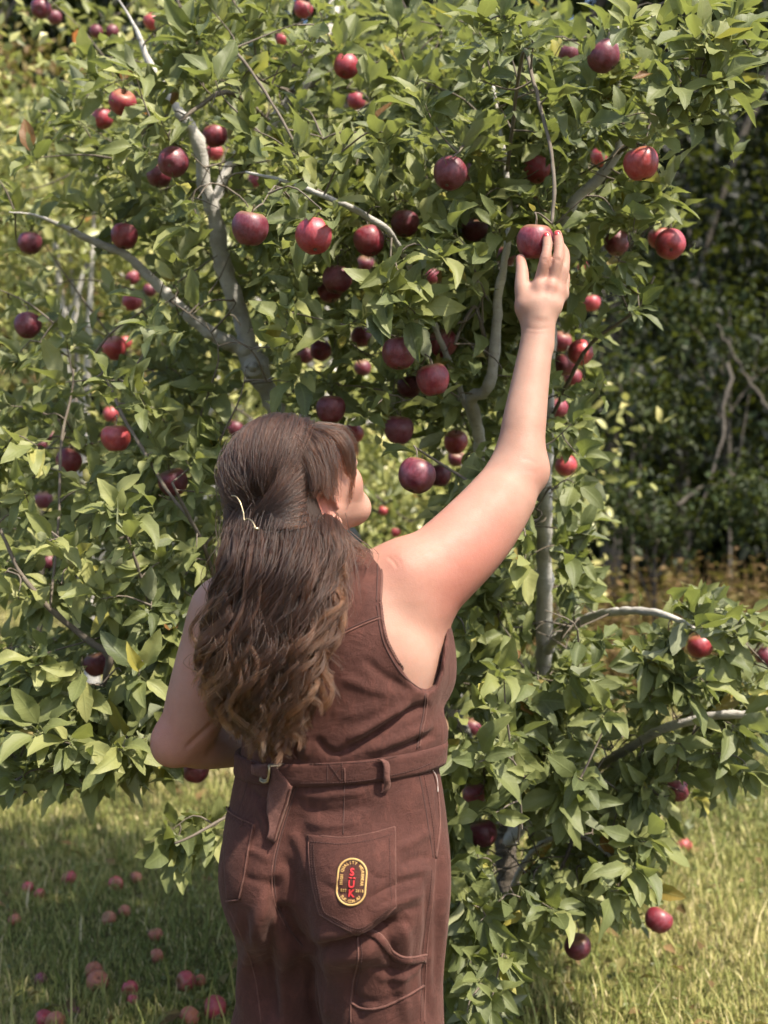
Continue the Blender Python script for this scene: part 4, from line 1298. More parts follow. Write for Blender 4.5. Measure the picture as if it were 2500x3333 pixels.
# fingernails, painted red
nt = NT('red_nail_polish'); M_NAIL = nt.done(nt.bsdf((.42, .028, .03), .16, spec=.6, **{'Coat Weight': .5}))
def nail(px, py, d, rx, ry, tilt):
    bm = bmesh.new(); bmesh.ops.create_uvsphere(bm, u_segments=14, v_segments=8, radius=1.0)
    me = bpy.data.meshes.new('fingernail'); 
    M = Matrix.Translation(Vector(at(px, py, d) )) @ Matrix.Rotation(tilt[1], 4, 'Y') @ Matrix.Rotation(tilt[0], 4, 'X') @ Matrix.Diagonal((rx, .0030, ry, 1))
    bm.transform(M); bm.to_mesh(me); bm.free()
    for p in me.polygons: p.use_smooth = True
    me.materials.append(M_NAIL)
    o = padd('fingernail', me, M_NAIL)
nail(1780, 765, 2.2345, .0056, .0068, (-.55, 0.0)); nail(1815, 760, 2.2415, .0056, .0068, (-.55, 0.05)); nail(1689, 846, 2.2555, .0045, .0066, (-.3, .1))
# ------------------------------------------------------------------ jumpsuit details
bvh_t = BVHTree.FromPolygons([Vector(v) for v in trV], [tuple(f) for f in trF])
bvh_b = BVHTree.FromPolygons([Vector(v) for v in topV], [tuple(f) for f in topF])
def on(bvh, x, y, lift=0.0, fallback=1.96):
    p, n = cast(bvh, x, y); k = 0
    while p is None and k < 30:           # just past the outline: take the outline itself
        k += 1; x += 3 if x < 1105 else -3
        p, n = cast(bvh, x, y)
    if p is None:
        return at(x, y, fallback), np.array([0, -1.0, 0])
    if n.y > 0: n = -n
    return np.array(p) + np.array(n) * lift, np.array(n)
def seam(name, bvh, pts, r=.0013, mat=None, parent=None, lift=0.0003, n=None, sides=6):
    C = spline(np.c_[np.asarray(pts, float), np.zeros(len(pts))], n or max(10, 8 * len(pts)))[:, :2]
    P = np.array([on(bvh, x, y, lift)[0] for x, y in C])
    for _ in range(2): P[1:-1] = (P[:-2] + 2 * P[1:-1] + P[2:]) / 4
    V, F = tube(P, r, sides)
    return add(name, mesh_np(name, V, F), mat or M_TWILL, parent)
def panel(name, bvh, rows, mat, parent, lift=.002, thick=.0035, nu=22, nv=22, puff=0.0, wob=None):
    """rows: pixel polylines from top to bottom, each resampled to nu points; a solid sheet that lies on the cloth"""
    R = np.array([spline(np.c_[np.asarray(r, float), np.zeros(len(r))], nu)[:, :2] for r in rows])
    G = np.array([spline(np.c_[R[:, j], np.zeros(len(R))], nv)[:, :2] for j in range(nu)])      # nu, nv, 2
    A = np.zeros((nu, nv, 3)); B = np.zeros((nu, nv, 3))
    for i in range(nu):
        for j in range(nv):
            x, y = G[i, j]; p, n = on(bvh, x, y)
            u, v = i / (nu - 1), j / (nv - 1)
            e = min(u, 1 - u, v, 1 - v) * 8
            pf = puff * math.sin(math.pi * u) * math.sin(math.pi * v)
            A[i, j] = p + n * (lift + thick * min(1, .35 + e) + pf); B[i, j] = p - n * .0015
    for _ in range(1):
        A[1:-1, 1:-1] = (A[:-2, 1:-1] + A[2:, 1:-1] + A[1:-1, :-2] + A[1:-1, 2:] + 2 * A[1:-1, 1:-1]) / 6
    V = np.concatenate([A.reshape(-1, 3), B.reshape(-1, 3)])
    idx = lambda i, j: i * nv + j
    I, J = np.meshgrid(np.arange(nu - 1), np.arange(nv - 1), indexing='ij')
    q = np.stack([idx(I, J), idx(I, J + 1), idx(I + 1, J + 1), idx(I + 1, J)], -1).reshape(-1, 4)
    n0 = nu * nv
    ring = [idx(i, 0) for i in range(nu)] + [idx(nu - 1, j) for j in range(1, nv)] + [idx(i, nv - 1) for i in range(nu - 2, -1, -1)] + [idx(0, j) for j in range(nv - 2, 0, -1)]
    ring = np.array(ring); nx = np.roll(ring, -1)
    sidef = np.stack([ring, nx, nx + n0, ring + n0], -1)
    return add(name, mesh_np(name, V, [np.concatenate([q, q[:, ::-1] + n0, sidef])]), mat, parent)
def stitches(name, bvh, pts, parent, step=9.0, lift=.0012, mat=None, ln=5.0, r=.0006):
    C = spline(np.c_[np.asarray(pts, float), np.zeros(len(pts))], 200)[:, :2]
    L = np.concatenate([[0], np.cumsum(np.linalg.norm(np.diff(C, axis=0), axis=1))])
    bag = Bag()
    for s in np.arange(2, L[-1] - ln, step):
        a = [np.interp(s, L, C[:, k]) for k in (0, 1)]; b = [np.interp(s + ln, L, C[:, k]) for k in (0, 1)]
        pa = on(bvh, *a, lift)[0]; pb = on(bvh, *b, lift)[0]
        if np.linalg.norm(pa - pb) > .02: continue
        V, F = tube(np.array([pa, pb]), r, 4); bag.put(V, F)
    o = add(name, bag.mesh(name), mat or M_STITCH, parent); o['kind'] = 'stuff'
    return o

# belt round the waist, found by casting inwards at every bearing
def belt_z(x, top): return (1.0500 if top else 1.0135) + .094 * (x + .08)
def waist_ring(name, z_of, lift, thick, mat, parent, n=120, rows=7):
    ctr = np.array([-.079, 2.05])
    bag = Bag(); A = np.zeros((n, rows, 3)); B = np.zeros((n, rows, 3))
    for i in range(n):
        a = 2 * math.pi * i / n; dr = np.array([math.cos(a), math.sin(a)])
        x_guess = ctr[0] + dr[0] * .17
        for j in range(rows):
            t = j / (rows - 1); z = z_of(x_guess, True) * (1 - t) + z_of(x_guess, False) * t
            best = 0.10
            for bv in (bvh_t, bvh_b):
                h = bv.ray_cast(Vector((ctr[0] + dr[0] * .4, ctr[1] + dr[1] * .4, z)), Vector((-dr[0], -dr[1], 0)))
                if h[0] is not None: best = max(best, (np.array(h[0])[:2] - ctr) @ dr)
            A[i, j] = (*(ctr + dr * best), z)
    rad = np.linalg.norm(A[:, :, :2] - ctr, axis=2)
    rad = rad.max(1, keepdims=True) * .75 + rad * .25
    for _ in range(5): rad = (np.roll(rad, 1, 0) + 2 * rad + np.roll(rad, -1, 0)) / 4
    for i in range(n):
        a = 2 * math.pi * i / n; dr = np.array([math.cos(a), math.sin(a)])
        for j in range(rows):
            e = .5 if j in (0, rows - 1) else 1
            z = A[i, j, 2]
            A[i, j, :2] = ctr + dr * (rad[i, j] + lift + thick * e + .0006 * math.sin(a * 17 + j)); B[i, j] = (*(ctr + dr * (rad[i, j] - .006)), z)
    V = np.concatenate([A.reshape(-1, 3), B.reshape(-1, 3)]); n0 = n * rows
    I, J = np.meshgrid(np.arange(n), np.arange(rows - 1), indexing='ij'); I2 = (I + 1) % n
    q = np.stack([I * rows + J, I * rows + J + 1, I2 * rows + J + 1, I2 * rows + J], -1).reshape(-1, 4)
    k = np.arange(n); k2 = (k + 1) % n
    e0 = np.stack([k * rows, k2 * rows, k2 * rows + n0, k * rows + n0], -1); b = rows - 1
    e1 = np.stack([k * rows + b, k * rows + b + n0, k2 * rows + b + n0, k2 * rows + b], -1)
    return add(name, mesh_np(name, V, np.concatenate([q, q[:, ::-1] + n0, e0, e1])), mat, parent), A
belt, beltA = waist_ring('belt', belt_z, .0015, .0035, M_TWILL, trousers)
belt['label'] = 'brown fabric waist belt'
beltV = beltA.reshape(-1, 3)
nB, rB = beltA.shape[:2]
bvh_belt = BVHTree.FromPolygons([Vector(v) for v in beltV], [(i * rB + j, i * rB + j + 1, ((i + 1) % nB) * rB + j + 1, ((i + 1) % nB) * rB + j) for i in range(nB) for j in range(rB - 1)])
# join of the belt: overlapping end with a crossed box of stitching
seam('belt_edge', bvh_belt, [(1120, 2480), (1122, 2515), (1122, 2549)], .0014, M_TWILL_EDGE, trousers, n=10)
for a, b in (((1066, 2484), (1066, 2549)), ((1070, 2486), (1114, 2546)), ((1114, 2486), (1070, 2546)), ((1114, 2484), (1114, 2546))):
    stitches('stitching', bvh_belt, [a, ((a[0] + b[0]) / 2, (a[1] + b[1]) / 2), b], trousers, 7, .0006)
TOPE = [(900, 2480), (1016, 2487), (1118, 2484), (1242, 2474), (1355, 2440), (1410, 2418)]
BOTE = [(975, 2549), (1123, 2546), (1242, 2531), (1355, 2503), (1408, 2482)]
stitches('stitching', bvh_belt, TOPE, trousers, 8, .0006); stitches('stitching', bvh_belt, BOTE, trousers, 8, .0006)
# belt loop
lp = [(1231, 2462), (1240, 2466), (1252, 2480), (1252, 2520), (1257, 2550), (1252, 2576), (1246, 2578)]
C = spline(np.c_[np.asarray(lp, float), np.zeros(len(lp))], 22)[:, :2]
bag = Bag(); rows = []
for i, (x, y) in enumerate(C):
    t = i / 21; p = on(bvh_belt if 2474 < y < 2542 else bvh_t, x, y, .004 + .009 * math.sin(math.pi * t))[0]
    if y <= 2474: p = on(bvh_belt, x, 2484, .005)[0] * [1, 1, 0] + [0, 0, at(x, y, 1.92)[2]]
    rows.append(p)
rows = np.array(rows)
for _ in range(3): rows[1:-1] = (rows[:-2] + 2 * rows[1:-1] + rows[2:]) / 4
w_ = np.array([.0048, .001, 0]); dp = np.array([0.0006, .0018, 0])
V = np.concatenate([np.stack([p - w_ - dp * 0, p - dp, p + w_ - dp * 0, p + w_ + dp * 1.4, p - w_ + dp * 1.4]) for p in rows]); 
F = [[i * 5 + j, i * 5 + (j + 1) % 5, (i + 1) * 5 + (j + 1) % 5, (i + 1) * 5 + j] for i in range(21) for j in range(5)]
add('belt_loop', mesh_np('belt_loop', V, np.array(F)), M_TWILL_EDGE, trousers)
# strap through a double D-ring, its tail hanging
panel('belt_strap', bvh_belt, [[(824, 2452), (850, 2462), (884, 2474)], [(826, 2485), (850, 2494), (882, 2506)], [(826, 2518), (852, 2528), (878, 2536)]], M_TWILL_EDGE, trousers, .004, .004, 12, 10)
nt = NT('dull_brass'); M_DULL = nt.done(nt.bsdf((.34, .27, .17), .35, Metallic=1.0))
def dring(pts, lift):
    C = spline(np.c_[np.asarray(pts, float), np.zeros(len(pts))], 40)[:, :2]
    P = np.array([on(bvh_belt, x, min(max(y, 2482), 2540), lift)[0] * [1, 1, 0] + [0, 0, at(x, y, 1.955)[2]] for x, y in C])
    V, F = tube(P, .0019, 8)
    o = add('buckle_ring', mesh_np('buckle_ring', V, F), M_DULL, trousers); o['label'] = 'dull brass D-shaped buckle ring'
dring([(862, 2462), (876, 2466), (886, 2486), (889, 2512), (884, 2534), (872, 2540), (862, 2534)], .010)
dring([(868, 2460), (882, 2462), (892, 2484), (895, 2512), (889, 2538), (876, 2544), (866, 2538)], .014)
panel('belt_tail', bvh_t, [[(893, 2478), (905, 2488), (914, 2500)], [(896, 2510), (925, 2540), (956, 2556)], [(887, 2570), (915, 2580), (957, 2562)], [(880, 2640), (905, 2650), (930, 2640)], [(874, 2732), (886, 2737), (897, 2742)]], M_TWILL_EDGE, trousers, .009, .004, 14, 26)
seam('tail_edge', bvh_t, [(957, 2560), (945, 2605), (928, 2650), (912, 2695), (898, 2740)], .0012, M_TWILL, trousers, .0135)
# seams of the trousers
seam('centre_seam', bvh_t, [(968, 2560), (940, 2640), (910, 2740), (893, 2830), (900, 2930), (940, 3020), (985, 3080)], .0013, M_STITCH, trousers, -.0004)
seam('centre_seam', bvh_t, [(962, 2562), (933, 2642), (903, 2742), (885, 2832), (892, 2932), (930, 3020)], .0016, M_TWILL_EDGE, trousers, -.0006)
seam('dart', bvh_t, [(1121, 2552), (1119, 2640), (1117, 2716)], .0011, M_STITCH, trousers, -.0003)
seam('dart', bvh_t, [(807, 2540), (790, 2600), (774, 2650)], .0011, M_STITCH, trousers, -.0003)
seam('side_seam', bvh_t, [(1363, 2512), (1380, 2600), (1396, 2700), (1410, 2790)], .0014, M_STITCH, trousers, -.0003)
stitches('stitching', bvh_t, [(1378, 2520), (1396, 2610), (1410, 2700), (1416, 2790)], trousers, 9)
seam('pocket_edge', bvh_t, [(1400, 2494), (1418, 2540), (1428, 2620), (1430, 2700), (1418, 2792)], .0022, M_TWILL_EDGE, trousers, .0006)
nt = NT('white_lining'); M_LINING = nt.done(nt.bsdf((.36, .31, .28), .9))
seam('pocket_lining', bvh_t, [(1404, 2505), (1417, 2528), (1421, 2556), (1422, 2578)], .0009, M_LINING, trousers, .0020)
seam('side_seam', bvh_t, [(1418, 2796), (1412, 2900), (1398, 3010), (1388, 3120), (1384, 3230), (1382, 3330)], .0016, M_TWILL_EDGE, trousers, -.0003)
stitches('stitching', bvh_t, [(1404, 2830), (1398, 2920), (1384, 3010), (1374, 3120), (1370, 3230), (1368, 3330)], trousers, 9)
# back pocket with its stitched border
rowsP = [[(1003, 2716), (1060, 2722), (1120, 2726), (1200, 2714), (1287, 2690)],
         [(1006, 2800), (1080, 2804), (1140, 2804), (1210, 2800), (1288, 2790)],
         [(1018, 2890), (1080, 2896), (1140, 2900), (1210, 2892), (1288, 2870)],
         [(1040, 2976), (1085, 3005), (1160, 3042), (1215, 3020), (1290, 2952)]]
pocket = panel('back_pocket', bvh_t, rowsP, M_TWILL, trousers, .0012, .0040, 40, 40, .002)
pm = pocket.data; pv = np.zeros(len(pm.vertices) * 3); pm.vertices.foreach_get('co', pv); pv = pv.reshape(-1, 3)[:1600]
bvh_p = BVHTree.FromPolygons([Vector(v) for v in pv], [(i * 40 + j, i * 40 + j + 1, (i + 1) * 40 + j + 1, (i + 1) * 40 + j) for i in range(39) for j in range(39)])
EDGE = [(1003, 2716), (1006, 2800), (1018, 2890), (1040, 2976), (1085, 3004), (1160, 3041), (1215, 3019), (1288, 2953), (1287, 2870), (1287, 2790), (1286, 2692)]
for seg in ([(1003, 2716), (1060, 2722), (1120, 2726), (1200, 2714), (1286, 2691)], EDGE[:4], EDGE[3:6], EDGE[5:8], EDGE[7:]):
    seam('pocket_hem', bvh_p, seg, .0013, M_TWILL_EDGE, trousers, -.0004)
stitches('stitching', bvh_p, [(1010, 2738), (1060, 2744), (1120, 2747), (1200, 2736), (1280, 2714)], trousers, 8, .0004)
stitches('stitching', bvh_p, [(1020, 2745), (1024, 2810), (1036, 2890), (1055, 2966), (1095, 2990), (1160, 3022), (1210, 3002), (1270, 2946), (1270, 2870), (1269, 2790), (1267, 2720)], trousers, 8, .0004)
stitches('stitching', bvh_p, [(1012, 2745), (1014, 2810), (1027, 2890), (1046, 2972), (1090, 2998), (1160, 3031), (1212, 3010), (1279, 2950)], trousers, 8, .0004)
# left back pocket, seen at a slant
pl = panel('back_pocket', bvh_t, [[(737, 2625), (760, 2650), (790, 2668), (830, 2686)], [(730, 2720), (760, 2730), (790, 2740), (816, 2750)], [(732, 2820), (755, 2825), (780, 2830), (800, 2838)], [(740, 2930), (752, 2931), (766, 2928), (781, 2926)]], M_TWILL, trousers, .001, .0035, 24, 30, .001)
for seg in ([(738, 2626), (760, 2650), (790, 2668), (829, 2686)], [(829, 2686), (816, 2750), (800, 2838), (782, 2926)], [(782, 2926), (762, 2929), (742, 2931)]):
    seam('pocket_hem', bvh_t, seg, .0012, M_TWILL_EDGE, trousers, .0045)
stitches('stitching', bvh_t, [(742, 2648), (765, 2668), (792, 2684), (822, 2698)], trousers, 8, .005)
seam('loose_thread', bvh_t, [(806, 2668), (798, 2674), (796, 2686), (786, 2698)], .0007, M_TWILL_EDGE, trousers, .006)
# hammer loop and thigh pocket on the right leg
seam('hammer_loop', bvh_t, [(1198, 3026), (1240, 3045), (1275, 3090), (1320, 3115), (1388, 3108)], .0022, M_TWILL_EDGE, trousers, .002)
panel('hammer_loop', bvh_t, [[(1196, 3026), (1240, 3045), (1275, 3090), (1320, 3115), (1388, 3108)], [(1180, 3040), (1226, 3062), (1262, 3106), (1316, 3136), (1384, 3132)]], M_TWILL, trousers, .002, .003, 26, 5)
seam('thigh_pocket_edge', bvh_t, [(1142, 3262), (1180, 3282), (1240, 3280), (1310, 3250), (1378, 3208)], .0020, M_TWILL_EDGE, trousers, .0012)
seam('thigh_pocket_edge', bvh_t, [(1164, 3048), (1166, 3120), (1152, 3190), (1142, 3262), (1142, 3332)], .0014, M_TWILL_EDGE, trousers, .0004)
stitches('stitching', bvh_t, [(1176, 3060), (1178, 3122), (1164, 3192), (1154, 3250)], trousers, 8)
seam('thigh_seam', bvh_t, [(745, 2960), (790, 3060), (830, 3180), (850, 3330)], .0012, M_TWILL_EDGE, trousers, -.0003)
# ---- embroidered patch on the pocket
M_GOLD = None
nt = NT('gold_thread'); g = nt.noise(600, 2, .5, nt.coord())
M_GOLD = nt.done(nt.bsdf(nt.mix(g, (.34, .19, .05), (.60, .38, .15)), .55, nt.bump(g, .6, .0006), spec=.4))
nt = NT('red_thread'); g = nt.noise(600, 2, .5, nt.coord())
M_RED = nt.done(nt.bsdf(nt.mix(g, (.42, .018, .022), (.66, .04, .045)), .55, nt.bump(g, .6, .0006), spec=.4))
nt = NT('dark_thread'); M_DARKTH = nt.done(nt.bsdf((.030, .013, .008), .8))
# the patch leans a little: local axes in pixels
PC = np.array([1145.0, 2871.0]); TL = R_(-4.5)
def loc(u, v):    # u right, v up, in pixels of the photograph
    return PC[0] + u * math.cos(TL) - v * math.sin(TL) * -1 * -1, PC[1] - v * math.cos(TL) - u * math.sin(TL) * -1 * -1
HW, HH = 46.0, 75.0        # half width, half height of the outline
def capsule(hw, hh, n=72):
    pts = []
    for k in range(n):
        a = 2 * math.pi * k / n
        x, y = math.cos(a), math.sin(a)
        pts.append((hw * x, hw * y + (hh - hw) * (1 if y >= 0 else -1)))
    pts.append(pts[0])
    return pts
def closed_seam(name, pts, r, mat, lift):
    P = np.array([on(bvh_p, *loc(u, v), lift)[0] for u, v in pts])
    V, F = tube(P, r, 6, False)
    return add(name, mesh_np(name, V, F), mat, trousers)
closed_seam('patch_border', capsule(HW, HH), .00165, M_GOLD, .0006)['label'] = 'gold capsule outline of the embroidered patch'
closed_seam('patch_outline', capsule(HW - 4.5, HH - 4.5), .0012, M_DARKTH, .0002)
closed_seam('patch_outline', capsule(HW + 4.0, HH + 4.0), .0010, M_DARKTH, .0001)
def glyph_mesh(ch):
    cu = bpy.data.curves.new('glyph', 'FONT'); cu.body = ch; cu.size = 1.0; cu.align_x = 'CENTER'; cu.extrude = 0.0; cu.offset = 0.018
    cu.resolution_u = 3
    ob = bpy.data.objects.new('glyph', cu); COL.objects.link(ob)
    bpy.context.view_layer.update()
    dg = bpy.context.evaluated_depsgraph_get()
    me = bpy.data.meshes.new_from_object(ob.evaluated_get(dg))
    V = np.array([v.co[:] for v in me.vertices]); F = [tuple(p.vertices) for p in me.polygons]
    bpy.data.objects.remove(ob); bpy.data.curves.remove(cu); bpy.data.meshes.remove(me)
    return V, F
_gl = {}
def letter(ch, u, v, size, ang, mat, sx=1.0, lift=.0011):
    if ch == ' ': return
    if ch not in _gl: _gl[ch] = glyph_mesh(ch)
    V, F = _gl[ch]
    ca, sa = math.cos(ang), math.sin(ang)
    W = []
    for x, y, _ in V:
        x *= size * sx; y *= size
        W.append(on(bvh_p, *loc(u + x * ca - y * sa, v + x * sa + y * ca), lift)[0])
    W = np.array(W); me = bpy.data.meshes.new('letter')
    # front face plus a back rim so that each letter has thickness
    nb = len(W); back = W + np.array([0, .0012, 0])
    edges = {}
    for f in F:
        for a, b in zip(f, f[1:] + f[:1]):
            edges[(a, b)] = edges.get((a, b), 0) + 1
    rim = [(a, b, b + nb, a + nb) for (a, b) in edges if (b, a) not in edges]
    me.from_pydata([tuple(p) for p in W] + [tuple(p) for p in back], [], [tuple(f) for f in F] + rim); me.update()
    me.materials.append(mat)
    add('letter', me, mat, trousers)
def arc_text(txt, R, a0, a1, size, cy, mat, inward=False):
    n = len(txt)
    for i, ch in enumerate(txt):
        a = a0 + (a1 - a0) * i / (n - 1)
        letter(ch, R * math.cos(a), cy + R * math.sin(a), size, a - math.pi / 2 if not inward else a + math.pi / 2, mat)
CY = HH - HW
# upper legend follows the outline: up the left side, over the top, down the right side
path = []
Rt = HW - 17.0
L_side = 36.0; L_arc = math.pi * Rt
top_txt = 'HIGH QUALITY WORKWEAR'
tot = L_side * 2 + L_arc
for i, ch in enumerate(top_txt):
    s = tot * i / (len(top_txt) - 1)
    if s < L_side: u, v, an = -Rt, CY - L_side + s, math.pi / 2
    elif s > L_side + L_arc: u, v, an = Rt, CY - (s - L_side - L_arc), -math.pi / 2
    else:
        a = math.pi - (s - L_side) / Rt; u, v, an = Rt * math.cos(a), CY + Rt * math.sin(a), a - math.pi / 2
    letter(ch, u, v, 13.5, an, M_GOLD, .85)
arc_text('SUK.COM.AU', Rt + 9, math.pi * 1.2, math.pi * 1.8, 12.5, -CY, M_GOLD, True)
letter('S', -1, 21, 34, 0, M_RED, .95, .0014); letter('U', 0, -18, 34, 0, M_RED, .9, .0014); letter('K', 2, -48, 34, 0, M_RED, .9, .0014)
for u in (-6, 7):
    pts = [(u - 4.5, 13), (u, 13), (u + 4.5, 13)]
    P = np.array([on(bvh_p, *loc(*q), .0010)[0] for q in pts]); V, F = tube(P, .0010, 6); add('umlaut_bar', mesh_np('umlaut_bar', V, F), M_RED, trousers)
for i, ch in enumerate('EST'): letter(ch, -31 + i * 6.5, -33, 12, 0, M_GOLD, .8)
for i, ch in enumerate('2018'): letter(ch, 18 + i * 6.6, -31, 12, 0, M_GOLD, .8)

# ---- top: piping, yoke and side seams
for pts, r, m in (
    ([(1243, 1824), (1241, 1890), (1237, 1960)], .0026, M_TWILL_EDGE),
    ([(1237, 1960), (1248, 2040), (1270, 2110), (1320, 2190), (1380, 2237)], .0032, M_TWILL_EDGE),
    ([(1229, 1835), (1228, 1890), (1225, 1958)], .0010, M_STITCH),
    ([(1226, 1970), (1237, 2045), (1259, 2115), (1310, 2197), (1372, 2246)], .0010, M_STITCH),
    ([(1237, 2012), (1180, 2034), (1120, 2062), (1060, 2095), (990, 2110)], .0016, M_TWILL_EDGE),
    ([(1237, 2004), (1180, 2026), (1120, 2054), (1060, 2087)], .0009, M_STITCH),
    ([(1384, 2246), (1378, 2320), (1366, 2380), (1357, 2436)], .0014, M_STITCH),
    ([(1392, 2246), (1386, 2320), (1374, 2380), (1365, 2432)], .0012, M_TWILL_EDGE),
    ([(955, 2380), (956, 2420), (952, 2452), (966, 2470)], .0014, M_TWILL_EDGE)):
    seam('seam', bvh_b, pts, r, m, bodice, .0006)
# twisted cord look of the piping
stitches('piping_twist', bvh_b, [(1237, 1960), (1248, 2040), (1270, 2110), (1320, 2190), (1380, 2237)], bodice, 10, .0030, M_STITCH, 4.0, .0012)

# shoes, out of the picture but what she stands on
nt = NT('shoe_leather'); M_SHOE = nt.done(nt.bsdf((.05, .03, .02), .5))
for s in (-1, 1):
    cx = -.080 + math.cos(PHI) * s * .115 - math.sin(PHI) * .03; cy = 2.056 - math.sin(PHI) * s * .115 - math.cos(PHI) * .03
    f = Field((cx - .16, cy - .16, -.01), (cx + .2, cy + .24, .14), .006)
    fw = np.array([math.sin(PHI), math.cos(PHI), 0]); b0 = np.array([cx, cy, 0])
    f.cone(b0 - fw * .05 + [0, 0, .045], .045, b0 + fw * .12 + [0, 0, .034], .038, 0)
    f.cone(b0 - fw * .03 + [0, 0, .05], .045, b0 - fw * .03 + [0, 0, .11], .042, .03)
    f.blend(lambda x, y, z: z + 0 * x + 0 * y - .002, (-9, -9, -9), (9, 9, 9), 0, 's')
    V, F = f.mesh(1); padd('shoe', mesh_np('shoe', V, F), M_SHOE)
